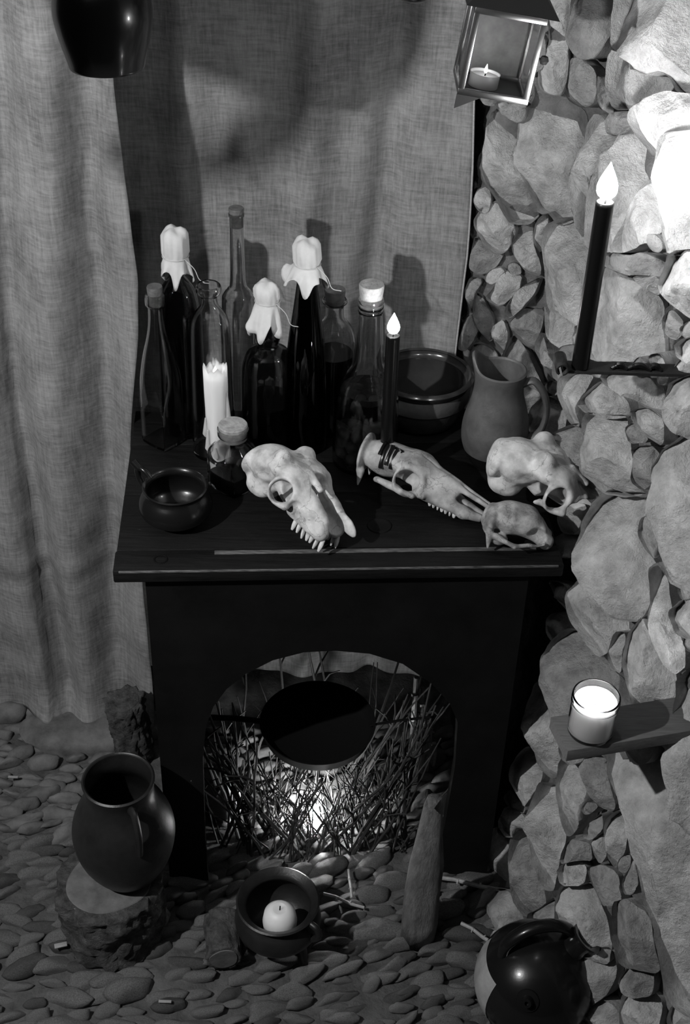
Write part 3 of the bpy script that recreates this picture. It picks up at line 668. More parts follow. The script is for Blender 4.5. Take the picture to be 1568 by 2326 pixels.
def linen_cap(parent, z_top, z_tie, z_hem, r_top, r_tie, r_hem, seed, tilt=(0, 0)):
    n = 72; rg = random.Random(seed); ph = rg.uniform(0, 6)
    def fn(x, y, z, q):
        if z < z_tie:
            t = (z_tie - z) / (z_tie - z_hem); k = 1 + .15 * t * math.sin(5 * q + ph) + .10 * t * math.sin(9 * q + 2 * ph)
            z = z - t * t * .012 * (math.sin(4 * q + ph) + .5 * math.sin(7 * q)) ; return x * k + tilt[0] * t, y * k + tilt[1] * t, z
        t = (z - z_tie) / (z_top - z_tie); k = 1 + (1 - t) * t * .22 * math.sin(6 * q + ph) + .04 * math.sin(13 * q) * (1 - t)
        return x * k + .5 * tilt[0] * t, y * k, z + .003 * math.sin(3 * q + ph) * t
    mid = (z_top + z_tie) / 2
    P = [(0, z_top), (r_top * .5, z_top - .001), (r_top * .85, z_top - .005), (r_top, z_top - .012), (r_top * 1.0, mid), (r_tie * 1.1, z_tie + .008), (r_tie, z_tie + .003), (r_tie, z_tie - .001)]
    for t in (.15, .3, .5, .7, .85, 1.0): P.append((r_tie + (r_hem - r_tie) * t ** .8, z_tie - t * (z_tie - z_hem)))
    c = MB().lathe(P, n, fn=fn).build('linen_cap', 'linen', parent, sharp=0)
    sm = c.modifiers.new('thickness', 'SOLIDIFY'); sm.thickness = .0009
    t = MB(); k = r_tie * 1.06; t.tube([(k * math.cos(a), k * math.sin(a), z_tie + .001) for a in np.linspace(0, 2 * math.pi, 25)], .0009, 6)
    tail = smooth_pts([(k * .8, -k * .6, z_tie), (k * 1.5, -k * .9, z_tie - .012), (k * 1.9, -k * 1.0, z_tie - .03), (k * 2.6, -k * 1.0, z_tie - .034)], 5)
    t.tube(tail, .0007, 5); t.build('twine', 'twine', c)
    return c
def bottle(name, label, bx, by, rows, m, cat='bottle', sq=None, rot=0.0, n=40, wall_t=.003, dens=4, punt=0.0):
    P = T(bx, by); pr = prof_from(P, rows)[::-1]; pr = [(pr[0][0] * .93, 0.0), (pr[0][0], .006)] + pr[1:] if pr[0][1] < .012 else [(pr[0][0] * .93, 0.0), (pr[0][0], .006)] + pr
    if dens > 1:
        pr = [(max(r, .003), z) for r, z in densify(pr, dens)]
        for i in range(1, len(pr)):
            if pr[i][1] < pr[i - 1][1]: pr[i] = (pr[i][0], pr[i - 1][1] + 1e-5)
    root = thing(name, label, cat, P)
    shell(pr, wall_t, n=n, sq=sq, rot=rot, punt=punt).build('glass_body', m, root, sharp=60)
    return root, P, pr
# clear square-footed bottle, front left
sqf = lambda z: max(0, min(1, (.13 - z) / .05))
b, P, pr = bottle('square_bottle', 'clear square-based glass bottle with a narrow neck, leftmost on the table', 374, 1000,
    [(668, 21), (674, 24), (690, 24), (698, 19), (730, 20), (765, 26), (805, 37), (853, 46), (900, 49), (950, 50), (990, 50)], 'glass_grey', sq=sqf, rot=math.radians(-82), wall_t=.0028, n=64)
cork(P, 650, 692, 17).build('cork', 'cork_dark', b)
# dark bottle with a pleated linen cap
b, P, pr = bottle('dark_bottle', 'large dark bottle under a ragged linen cap, at the rear left', 420, 972,
    [(560, 14), (600, 15), (625, 18), (640, 28), (660, 40), (690, 46), (730, 48), (850, 48), (965, 48)], 'glass_dark')
inside(pr, zat(P, 665) - P[2]).build('liquid', 'liquid_dark', b)
linen_cap(b, zat(P, 517) - P[2], zat(P, 582) - P[2], zat(P, 622) - P[2], .0215, .0200, .0245, 3)
# open bottle with flared lip
b, P, pr = bottle('open_bottle', 'tall open glass bottle with a flared dark lip, behind the stub candle', 488, 1022,
    [(648, 28), (656, 30), (664, 28), (671, 20), (684, 19), (698, 24), (712, 35), (732, 44), (770, 47), (860, 48), (1015, 49)], 'glass_grey')
# long-necked clear bottle
b, P, pr = bottle('long_necked_bottle', 'tallest clear bottle with a long thin neck and small cork', 549, 985,
    [(484, 18), (492, 18), (500, 16), (600, 17), (645, 19), (655, 24), (668, 34), (684, 38), (760, 38), (900, 38), (978, 38)], 'glass_clear', wall_t=.0025)
cork(P, 472, 515, 16, .75).build('cork', 'cork_dark', b)
# round-shouldered bottle with bulb neck
b, P, pr = bottle('bulb_necked_bottle', 'round-shouldered brown bottle with a bulb neck and a draped linen cap', 611, 1006,
    [(660, 17), (700, 20), (735, 26), (757, 30), (772, 27), (781, 24), (788, 31), (799, 47), (820, 57), (845, 61), (900, 62), (1000, 60)], 'glass_dark')
inside(pr, zat(P, 905) - P[2]).build('liquid', 'liquid_dark', b)
linen_cap(b, zat(P, 640) - P[2], zat(P, 684) - P[2], zat(P, 742) - P[2], .0205, .0190, .0275, 11, tilt=(-.006, -.006))
# conical dark bottle
b, P, pr = bottle('conical_bottle', 'tall black conical bottle under a flared white linen cap', 694, 1008,
    [(560, 18), (600, 19), (645, 24), (700, 31), (760, 40), (820, 46), (900, 49), (1000, 50)], 'glass_black')
inside(pr, zat(P, 650) - P[2]).build('liquid', 'liquid_dark', b)
linen_cap(b, zat(P, 541) - P[2], zat(P, 600) - P[2], zat(P, 636) - P[2], .0215, .0200, .033, 21, tilt=(-.005, 0))
# rear bottle, half full
b, P, pr = bottle('corked_bottle', 'squat clear bottle half full of dark liquid, cork in its flared mouth, rearmost', 754, 968,
    [(679, 27), (685, 29), (690, 24), (697, 21), (715, 21), (727, 26), (742, 40), (762, 48), (800, 50), (960, 50)], 'glass_grey')
inside(pr, zat(P, 800) - P[2]).build('liquid', 'liquid_dark', b)
cork(P, 657, 690, 23, .85).build('cork', 'cork', b)
# bottle with fruits
b, P, pr = bottle('fruit_bottle', 'clear long-necked bottle holding round fruits in dark liquor', 828, 1042,
    [(676, 28), (684, 30), (690, 27), (695, 30), (700, 27), (706, 29), (712, 28), (760, 31), (800, 33), (828, 37), (845, 47), (868, 62), (895, 70), (930, 73), (1035, 74)], 'glass_clear', dens=3)
cork(P, 645, 695, 27, .82).build('cork', 'cork', b)
zl = zat(P, 880) - P[2]
mat('liquor', 0.25, 0.02, trans=1.0, ior=1.35)
inside(pr, zl, gap=.0042).build('liquor', 'liquor', b)
k = 0
for zi, rad, num in ((.02, .032, 9), (.02, .013, 4), (.042, .032, 9), (.042, .013, 4), (.064, .030, 8), (.064, .012, 3)):
    for j in range(num):
        a = 2 * math.pi * j / num + zi * 30; R_ = .0098
        o = MB().lathe([(R_ * math.sin(t), -R_ * math.cos(t)) if 0 < t < math.pi else (0, -R_ * math.cos(t)) for t in np.linspace(0, math.pi, 9)], 12).mesh('fruit', 'fruit') if k == 0 else fm
        fm = o; k += 1
        ob = bpy.data.objects.new('fruit', fm); COL.objects.link(ob); ob.location = (P[0] + rad * math.cos(a), P[1] + rad * math.sin(a), TT + zi + .002 * math.sin(j * 5))
        tag(ob, 'small round fruit steeping in the long-necked bottle of liquor', 'fruit', 'fruits in the liquor bottle')
# small cork-lidded jar
P = T(533, 1097)
b, P, pr = bottle('corked_jar', 'small square glass jar with a wide cork lid, in front of the stub candle', 533, 1099,
    [(972, 36), (980, 37), (986, 36), (992, 32), (1000, 33), (1010, 43), (1022, 56), (1034, 60), (1090, 60)], 'glass_grey', cat='jar', sq=lambda z: max(0, min(1, (.062 - z) / .02)), rot=math.radians(-85), n=64, dens=3)
cork(P, 963, 995, 33, .9).build('cork_lid', 'cork', b)
inside(pr, .03, sq=lambda z: 1.0, rot=math.radians(-85), gap=.005, n=64).build('contents', 'liquid_dark', b)

# ------------------------------------------------------------------ candles
def flame_mesh(h, r):
    P = [(0, 0)] + [(r * math.sin(math.pi * t ** .62) * (1 - .25 * t), h * t) for t in np.linspace(.06, .97, 12)] + [(0, h)]
    return MB().lathe(P, 16)
# melted stub candle
P = T(497, 1058)
zt_ = zat(P, 832) - TT; rr = 27 * proj((P[0], P[1], TT + zt_))[2] / F
stub = thing('stub_candle', 'thick white stub candle with ragged melted rim and wax drips, among the bottles', 'candle', P)
def stub_fn(x, y, z, q):
    k = 1 + .05 * math.sin(3 * q + z * 60) + .04 * math.sin(7 * q + 1); top = z > zt_ * .93
    return x * k, y * k, z + (.004 * math.sin(4 * q + 1) + .003 * math.sin(9 * q) if top else 0)
MB().lathe([(0, 0), (rr * .95, 0), (rr, .01), (rr * .98, zt_ * .5), (rr * 1.0, zt_ * .8), (rr * 1.03, zt_ * .96), (rr * .95, zt_), (rr * .82, zt_ - .004), (rr * .72, zt_ - .018), (0, zt_ - .020)], 40, fn=stub_fn).build('wax', 'wax_white', stub, sharp=60)
for a, z1, ln in ((3.6, .07, .03), (3.9, .045, .035), (5.9, .1, .05), (4.6, .03, .02)):
    ca, sa = math.cos(a), math.sin(a); MB().tube([(rr * 1.0 * ca, rr * 1.0 * sa, z1 + ln), (rr * 1.07 * ca, rr * 1.07 * sa, z1 + ln * .5), (rr * 1.12 * ca, rr * 1.12 * sa, z1), (rr * 1.05 * ca, rr * 1.05 * sa, z1 - .006)], [.002, .003, .0045, .002], 8).build('wax_drip', 'wax_white', stub)
MB().tube([(0, 0, zt_ - .022), (.001, 0, zt_ - .012)], .0011, 6).build('wick', 'soot', stub)
flame_mesh(.014, .004).build('flame', 'flame_stub', stub, loc=(0, 0, zt_ - .014))

def taper_candle(name, label, P, h, r, fl_h, fl_r, fm, lean=(0, 0)):
    c = thing(name, label, 'candle', P)
    MB().lathe([(0, 0), (r, 0), (r * 1.0, h * .3), (r * .99, h - .004), (r * .99, h - .001), (r * .9, h + .0005), (r * .78, h - .0015), (0, h - .002)], 28).build('wax', 'wax_black', c, sharp=50)
    MB().tube([(0, 0, h - .003), (.0006, 0, h + .004), (.0015, 0, h + .009)], .0011, 6).build('wick', 'soot', c)
    flame_mesh(fl_h, fl_r).build('flame', fm, c, loc=(0, 0, h + .003))
    return c
# candle on the wall bracket
wb = np.array([.289, 1.464, 0.]); Z0 = zat(wb, 832); wb[2] = Z0; Zt = zat(wb, 459)
wr = 20.5 * proj((wb[0], wb[1], (Z0 + Zt) / 2))[2] / F
wb = np.array([*atY(1318, 832, 1.464)]); 
taper_candle('black_candle', 'lit black taper candle standing on the iron wall bracket', wb, Zt - Z0, wr, .046, .0135, 'flame_wall')
br = thing('candle_bracket', 'iron candle bracket with a rolled end, driven into the stone wall', 'bracket', wb)
MB().box((.062, .004, -.004), (.168, .026, .005), None, .0012).build('plate', 'iron', br)
roll = [(-.024 + .0085 * math.cos(a), 0, .0015 + .0085 * math.sin(a)) for a in np.linspace(-1.4, 4.2, 18)]
m_ = MB(); V = []
for (x, _, z) in roll:
    V += [(x, -.014, z), (x, .02, z)]
m_.add(V, [(2 * i, 2 * i + 1, 2 * i + 3, 2 * i + 2) for i in range(len(roll) - 1)])
ro = m_.build('rolled_end', 'iron', br, sharp=0); sm = ro.modifiers.new('thickness', 'SOLIDIFY'); sm.thickness = .0028
for x, l in ((.05, .02), (.075, .03), (.095, .018)):
    MB().tube(smooth_pts([(x - l / 2, -.002, -.001), (x - l * .2, .001, .002), (x + l * .1, .001, .003), (x + l / 2, -.003, -.001)], 4), [.003] * 4 + [.0045] * 6 + [.003] * 3, 8).build('wax_dripping', 'wax_black', br)

# ------------------------------------------------------------------ earthenware
def pot_profile(outer, t=.005, zb=.006):
    """outer bottom->top; returns closed wall"""
    inner = [(max(r - t, .003), max(z, zb)) for r, z in outer if z > zb * .6]
    top = outer[-1]; return [(0, 0), (outer[0][0] * .9, 0)] + outer + [(top[0] - t * .5, top[1] + t * .35)] + inner[::-1] + [(0, zb)]
def handle(pts, rad, n=12, flat=.6, k=6): return MB().tube(smooth_pts(pts, k), rad, n, flat=flat)
# big bowl behind
P = T(956, 948); s = proj(P)[2] / F
bowl = thing('clay_bowl', 'wide dark glazed clay bowl with a thick rim, behind the candle in the skull', 'bowl', P)
hb = zat(P, 846) - TT
bp = [(78 * s, .002), (88 * s, .012), (97 * s, .03), (103 * s, hb * .55), (105 * s, hb * .80), (103 * s, hb * .86), (110 * s, hb * .90), (112 * s, hb * .97), (109 * s, hb)]
MB().lathe(pot_profile(bp, .007), 56).build('body', 'glaze_brown', bowl, sharp=50)
rim_band = MB().lathe([(104.5 * s, hb * .52), (106.5 * s, hb * .60), (106.5 * s, hb * .78), (104 * s, hb * .83)], 56).build('bare_clay_band', 'clay_grey', bowl)
rim_band['label'] = 'paler unglazed band under the rim'
# jug with spout and handle
P = T(1117, 1046); s = proj(P)[2] / F; hj = zat(P, 840) - TT
jug = thing('clay_jug', 'grey clay jug with a pinched spout and looped handle, beside the stone wall', 'jug', P)
def jug_fn(x, y, z, q):
    t = max(0, (z - hj * .62) / (hj * .38)); a = (q - math.radians(160)); a = (a + math.pi) % (2 * math.pi) - math.pi
    k = math.exp(-(a / .45) ** 2) * t ** 1.5; return x * (1 + .22 * k), y * (1 + .22 * k), z + .022 * k
jp = [(48 * s, .002), (58 * s, .012), (72 * s, hj * .22), (75 * s, hj * .36), (71 * s, hj * .50), (62 * s, hj * .64), (54 * s, hj * .76), (52 * s, hj * .86), (55 * s, hj * .96), (56 * s, hj)]
jp = densify(jp, 3)
MB().lathe(pot_profile(jp, .006), 56, fn=jug_fn).build('body', 'clay_grey', jug, sharp=60)
MB().lathe([(r + .0006, z) for r, z in jp if z < hj * .2] , 56).build('dark_base', 'glaze_black', jug)['label'] = 'dark foot'  # foot band darker than the body
hx = math.radians(-12); c_, s_ = math.cos(hx), math.sin(hx)
handle([(r * c_ * s, r * s_ * s, z * hj) for r, z in ((48, .88), (72, .93), (98, .80), (108, .60), (98, .40), (66, .28))], [.010] * 6 * 6 if False else .0095).build('handle', 'clay_grey', jug)
# small black pot with stub handle
P = T(402, 1180); s = proj(P)[2] / F; hp = zat(P, 1104) - TT
sp = thing('handled_pot', 'small glossy black pot with a looped side handle, front left of the table', 'pot', P)
pp = densify([(50 * s, .002), (64 * s, .010), (80 * s, hp * .32), (83 * s, hp * .52), (77 * s, hp * .72), (69 * s, hp * .86), (69 * s, hp * .93), (73 * s, hp)], 3)
MB().lathe(pot_profile(pp, .0045), 56).build('body', 'glaze_black', sp, sharp=60)
ha = math.radians(150); c_, s_ = math.cos(ha), math.sin(ha)
hh = MB().tube(smooth_pts([(r * c_ * s, r * s_ * s, z * hp) for r, z in ((68, .94), (86, 1.10), (102, 1.10), (104, .92), (96, .72), (80, .58))], 6), .0048, 10)
hh.tube([(98 * c_ * s, 98 * s_ * s, hp * 1.10), (116 * c_ * s, 116 * s_ * s, hp * 1.24)], [.0055, .0062], 10)
hh.build('handle', 'glaze_black', sp)

# ------------------------------------------------------------------ skulls
def skull_obj(name, label, f, lo, hi, h, m, centre, fwd, up, extra=None):
    V, Fc = surface(f, lo, hi, h); R = frame(fwd, up)
    root = thing(name, label, 'skull', centre); Mx = Matrix([list(r) for r in R]).to_4x4()
    root.rotation_euler = Mx.to_euler()
    MB().add(V, Fc).build('cranium', m, root, sharp=0)
    return root
def yabs(P): Q = P.copy(); Q[..., 1] = np.abs(Q[..., 1]); return Q
def nwave(P, f, a): return a * np.sin(P[..., 0] * f + 1) * np.sin(P[..., 1] * f * 1.1 + 2) * np.sin(P[..., 2] * f * .9 + .5)
def sheep(P, broken=False):
    Q = yabs(P)
    Q = Q / np.array((.94, 1.2, 1.0)); U = P / np.array((.94, 1.2, 1.0))
    d = sd_ell(Q, (-.062, 0, .010), (.044, .036, .034))
    d = smin(d, sd_ell(Q, (-.012, .012, .026), (.046, .036, .020)), .014)
    d = smin(d, sd_ell(Q, (-.030, .027, .044), (.017, .014, .013)), .010)
    d = smin(d, sd_cone(Q, (.016, .020, .006), (.080, .018, -.016), .026, .015), .012)
    d = smin(d, sd_cone(Q, (.030, .024, -.022), (.092, .019, -.036), .015, .0135), .010)
    d = smin(d, sd_cone(Q, (.040, .024, .000), (.092, .018, -.026), .014, .012), .010)
    d = smin(d, sd_ell(Q, (.010, 0, -.01), (.05, .022, .026)), .014)
    d = smin(d, sd_torus(Q, (.012, .047, .004), (.32, .9, .22), .0215, .0055), .007)
    d = smin(d, sd_cone(Q, (.030, .050, -.016), (-.050, .046, -.010), .0055, .006), .006)
    d = smin(d, sd_ell(Q, (-.098, 0, .000), (.012, .034, .026)), .012)
    d = smin(d, sd_cone(Q, (.060, .0245, .006), (.095, .0215, -.014), .0050, .0050), .006)
    d = smin(d, sd_ell(Q, (-.066, .006, -.030), (.030, .018, .022)), .012)
    o = smin(sd_ell(Q, (.012, .060, .006), (.0205, .028, .0205)), sd_ell(Q, (.006, .030, .000), (.023, .028, .019)), .006)
    d = smax(d, -o, .004)
    d = smax(d, -sd_ell(Q, (-.040, .044, -.004), (.026, .012, .020)), .006)
    d = smax(d, -sd_ell(Q, (.046, .045, -.008), (.011, .008, .009)), .004)
    nasal = smin(sd_cone(Q, (.040, 0, .030), (.100, 0, .006), .0185, .0185), sd_cone(Q, (.020, 0, -.004), (.104, 0, -.026), .0200, .0170), .012)
    d = smax(d, -nasal, .0025)
    d = smax(d, -sd_cone(Q, (.034, .028, .030), (.050, .022, .020), .003, .002), .003)
    d = smin(d, sd_cone(U, (.022, -.010, .036), (.054, -.012, .024), .0075, .0040), .005)
    d = smin(d, sd_ell(U, (.108, .0200, -.018), (.026, .0050, .011), frame((1, 0, -.45), (.45, 0, 1))), .005)
    if broken: d = smax(d, -sd_ell(P, (.05, -.02, -.03), (.06, .04, .04)), .004)
    return d + nwave(P, 140, .0008) + nwave(P, 60, .0012) + nwave(P, 330, .0003)
p1 = atZ(630, 1076, .834); p2 = atZ(732, 1172, .820); fw = p2 - p1
sk = skull_obj('sheep_skull', 'pale sheep skull with open nose and upper teeth, front centre of the table', sheep, (-.118, -.080, -.060), (.132, .080, .066), .0017, 'bone', (p1 + p2) / 2 + np.array([-.003, .002, .006]), fw + np.array([.018, .012, 0]), (.42, .22, 1))
sk.scale = (.93, .93, .93); sk.location.z += .0028; sk.location.y += .006
tmesh = MB().lathe([(0, -.013), (.0018, -.012), (.0034, -.006), (.0038, 0), (.003, .006), (0, .007)], 10, fn=lambda x, y, z, q: (x, y * .8, z)).mesh('tooth', 'bone')
for sgn in (-1, 1):
    for i in range(7):
        t = i / 6; o = bpy.data.objects.new('tooth', tmesh); COL.objects.link(o); o.parent = sk
        o.location = (.040 + .056 * t, sgn * (.0320 - .0095 * t), -.041 - .010 * t + .002 * math.sin(i * 2.1)); o.scale = (1.15, 1.15, 1.2); o.rotation_euler = (sgn * .1, .1 * math.sin(i), i)
def roe(P):
    Q = yabs(P)
    d = sd_ell(Q, (-.060, 0, .016), (.042, .031, .029))
    d = smin(d, sd_ell(Q, (-.018, .010, .024), (.038, .026, .016)), .012)
    d = smin(d, sd_cone(Q, (-.010, 0, .014), (.060, 0, .004), .026, .014), .012)
    d = smin(d, sd_cone(Q, (.012, .018, -.006), (.085, .011, -.026), .017, .009), .010)
    d = smin(d, sd_cone(Q, (.02, .0055, .024), (.122, .0045, -.006), .0072, .0036), .004)
    d = smin(d, sd_cone(Q, (.085, .011, -.026), (.112, .007, -.028), .009, .006), .006)
    d = smax(d, -sd_ell(Q, (-.045, .034, .0), (.020, .008, .014)), .006)
    d = smin(d, sd_torus(Q, (-.008, .034, .006), (.25, .95, .2), .0225, .0042), .006)
    d = smin(d, sd_cone(Q, (.020, .034, -.012), (-.060, .034, -.008), .005, .004), .005)
    d = smin(d, sd_ell(Q, (-.098, 0, .014), (.007, .034, .034)), .009)
    d = smin(d, sd_cone(Q, (-.094, .022, -.01), (-.094, .024, -.034), .006, .002), .006)
    o = smin(sd_ell(Q, (-.008, .046, .007), (.0205, .024, .0205)), sd_ell(Q, (-.010, .026, .005), (.019, .016, .017)), .005)
    d = smax(d, -o, .003); d = smin(d, sd_cone(Q, (.006, .044, -.012), (-.062, .034, -.010), .0045, .004), .004)
    d = smax(d, -sd_cone(Q, (.052, .018, .010), (.125, .009, -.012), .0035, .0045), .002)
    d = smax(d, -sd_cone(Q, (.0, .0, .04), (.12, 0, .003), .0012, .0012), .002)
    return d + nwave(P, 160, .0006) + nwave(P, 70, .0009)
p1 = atZ(858, 1062, .800); p2 = atZ(1085, 1140, .790); fw = p2 - p1
rc = (p1 + p2) / 2 + np.array([-.012, 0, .004])
rs = skull_obj('deer_skull', 'long-snouted deer skull lying on its side of the table with a black candle on top', roe, (-.112, -.056, -.046), (.130, .056, .054), .0016, 'bone_tan', rc, fw, (.0, .22, 1))
rs.location.z += .0066
for sgn in (-1, 1):
    for i in range(7):
        t = i / 6; o = bpy.data.objects.new('tooth', tmesh); COL.objects.link(o); o.parent = rs; o.scale = (.95, .8, .55)
        o.location = (.030 + .042 * t, sgn * (.018 - .004 * t), -.0245 - .008 * t); o.rotation_euler = (0, 0, i)
# candle in the skull with its drips
Pc = atZ(879, 1022, .835)
ct = zat(Pc, 762) - Pc[2]; cr = 15.5 * proj(Pc)[2] / F
cs = taper_candle('black_candle', 'lit black taper candle stuck on top of the deer skull', Pc, ct, cr, .036, .0105, 'flame_skull')
Rr = frame(fw, (.0, .22, 1))
for sx, t1, r in ((.02, -.15, .0028), (.22, .10, .0032), (.40, -.05, .0028), (.58, .45, .0026), (-.12, .5, .003)):
    k = math.sqrt(1 - sx * sx); pts = []
    for t in np.linspace(1.35, t1, 9):
        pts.append(rc + np.array([0, 0, .0072]) + Rr @ np.array([-.060 + .043 * sx, -.032 * k * math.cos(t) * 1.03, .016 + .030 * k * math.sin(t) * 1.03]) - Pc)
    pts[0] = np.array([pts[0][0] * .3, pts[0][1] * .3, .010])
    MB().tube(smooth_pts(pts, 2), [r] * 13 + [r * 1.15] * 4, 8).build('wax_drip', 'wax_black', cs)
# white cranium against the wall
p1 = atZ(1185, 1085, .815); p2 = atZ(1300, 1110, .790); fw = p2 - p1
skull_obj('broken_skull', 'whitest cranium, leaning against the stone wall behind the small skull', lambda P: sheep(P, True), (-.118, -.080, -.060), (.132, .080, .066), .0018, 'bone', (p1 + p2) / 2 + np.array([-.004, -.038, .035]), fw + np.array([0, -.02, -.004]), (-.12, .10, 1))
def cat(P):
    Q = yabs(P)
    d = sd_ell(Q, (-.006, 0, .012), (.038, .029, .026))
    d = smin(d, sd_ell(Q, (-.040, 0, .002), (.012, .030, .022)), .008)
    d = smin(d, sd_cone(Q, (.018, .008, .014), (.052, .012, -.008), .020, .013), .010)
    d = smin(d, sd_cone(Q, (.046, .030, -.004), (.002, .042, -.016), .0042, .0035), .004)
    d = smin(d, sd_cone(Q, (.002, .042, -.016), (-.028, .030, -.012), .0035, .005), .006)
    d = smin(d, sd_cone(Q, (.040, .020, .012), (.022, .036, .004), .006, .002), .005)
    d = smin(d, sd_ell(Q, (-.020, .018, -.020), (.014, .010, .010)), .004)
    d = smin(d, sd_cone(Q, (-.038, .024, -.012), (-.034, .028, -.034), .006, .002), .005)
    d = smax(d, -sd_ell(Q, (.034, .030, .004), (.016, .014, .013)), .004)
    d = smax(d, -sd_ell(Q, (.060, 0, .0), (.010, .008, .010)), .003)
    return d + nwave(P, 190, .0009) + nwave(P, 80, .0012)
p1 = atZ(1120, 1195, .795); p2 = atZ(1215, 1190, .79); fw = p2 - p1
skull_obj('small_skull', 'small weathered grey animal skull, rightmost at the front edge of the table', cat, (-.060, -.056, -.044), (.076, .056, .046), .0015, 'bone_grey', (p1 + p2) / 2 + np.array([.0, -.004, .002]), fw + np.array([0, -.02, -.01]), (0, .2, 1))

# ------------------------------------------------------------------ lantern with its tealight
LY = 1.63
def lan(x, y, dY=0): return atY(x, y, LY + dY)
TL, TR, BR, BL = lan(1072, 14), lan(1243, 42), lan(1203, 243, -.004), lan(1047, 214, -.004)
cen = (TL + TR + BR + BL) / 4; ax = (TR - TL + BR - BL) / 2; W_ = np.linalg.norm(ax); ax = ax / W_; az = (TL + TR - BL - BR) / 2; az = az - ax * (az @ ax); H_ = np.linalg.norm(az); az /= H_; ay = np.cross(az, ax); D_L = .095
RL = np.stack([ax, ay, az], 1)
lant = thing('tin_lantern', 'small tin lantern with glass panes and a side knob, hung at the wall corner', 'lantern', cen + ay * D_L / 2)
lant.rotation_euler = Matrix([list(r) for r in RL]).to_euler()
hw, hd, hh_ = W_ / 2, D_L / 2, H_ / 2; fr = .008
def fbar(nm, c, sz, m='tin'): return MB().box(c, sz, None, .0012).build(nm, m, lant, sharp=30)
for sx in (-1, 1):
    for sy in (-1, 1): fbar('corner_post', (sx * (hw - fr / 2), sy * (hd - .003), 0), (fr, .006, 2 * hh_))
for sy in (-1, 1):
    for sz in (-1, 1): fbar('frame_rail', (0, sy * (hd - .003), sz * (hh_ - fr / 2)), (2 * hw, .0065, fr))
for sx in (-1, 1):
    for sz in (-1, 1): fbar('frame_rail', (sx * (hw - .003), 0, sz * (hh_ - fr / 2)), (.0062, 2 * hd - .012, fr))
for sy in (-1,): MB().box((0, sy * (hd - .004), 0), (2 * hw - 2 * fr, .0015, 2 * hh_ - 2 * fr)).build('pane', 'pane', lant, smooth=False)
MB().box((-hw + .004, 0, 0), (.0015, 2 * hd - .014, 2 * hh_ - 2 * fr)).build('pane', 'pane', lant, smooth=False)
MB().box((hw - .004, 0, 0), (.0015, 2 * hd - .014, 2 * hh_ - 2 * fr)).build('pane', 'pane', lant, smooth=False)
fbar('back_plate', (0, hd - .001, 0), (2 * hw - .01, .0015, 2 * hh_ - .01), 'tin_dull')
fbar('base_plate', (0, 0, -hh_ + .001), (2 * hw - .002, 2 * hd - .002, .003), 'tin_dark')
m_ = MB(); e = .012
m_.add([(-hw - e, -hd - e, hh_ + .002), (hw + e, -hd - e, hh_ + .002), (hw + e, hd + e, hh_ + .002), (-hw - e, hd + e, hh_ + .002), (-.02, -.02, hh_ + .04), (.02, -.02, hh_ + .04), (.02, .02, hh_ + .04), (-.02, .02, hh_ + .04)],
       [(0, 1, 5, 4), (1, 2, 6, 5), (2, 3, 7, 6), (3, 0, 4, 7), (4, 5, 6, 7), (3, 2, 1, 0)])
m_.build('roof', 'tin_dark', lant, smooth=False)
for sx in (-1, 1):
    MB().add([(sx * hw, -hd, -hh_), (sx * (hw - .03), -hd, -hh_), (sx * hw, -hd, -hh_ - .018), (sx * hw, -hd + .003, -hh_), (sx * (hw - .03), -hd + .003, -hh_), (sx * hw, -hd + .003, -hh_ - .018)], [(0, 1, 2), (5, 4, 3), (0, 3, 4, 1), (1, 4, 5, 2), (2, 5, 3, 0)]).build('foot', 'tin_dark', lant, smooth=False) if sx < 0 else None
kb = MB().lathe([(0, -.006), (.004, -.0045), (.006, 0), (.004, .0045), (0, .006)], 14).xf(Matrix.Translation((hw + .007, -hd + .004, .004))); kb.tube([(hw - .002, -hd + .004, .004), (hw + .004, -hd + .004, .004)], .002, 8); kb.build('knob', 'iron', lant)
ring = MB().tube([(.012 * math.cos(a), 0, hh_ + .05 + .012 * math.sin(a)) for a in np.linspace(0, 2 * math.pi, 17)], .002, 8); ring.tube([(0, 0, hh_ + .06), (0, .01, hh_ + .75)], .002, 6); ring.build('hanging_ring', 'iron', lant)
tp = lant.location + Vector(RL @ np.array([-.010, -.004, -hh_ + .003]))
tea = thing('tealight', 'tealight in a shiny metal cup inside the lantern', 'candle', tp); tea.rotation_euler = lant.rotation_euler
MB().lathe([(0, 0), (.0185, 0), (.019, .001), (.019, .0165), (.0196, .0172), (.0186, .0168), (.0184, .012), (0, .012)], 32).build('cup', 'aluminium', tea)
MB().lathe([(0, .011), (.0182, .011), (.0182, .0135), (0, .013)], 28).build('wax', 'wax_white', tea)
MB().tube([(0, 0, .012), (.0005, 0, .019)], .0009, 6).build('wick', 'soot', tea)
flame_mesh(.012, .0024).build('flame', 'flame_tea', tea, loc=(0, 0, .016))

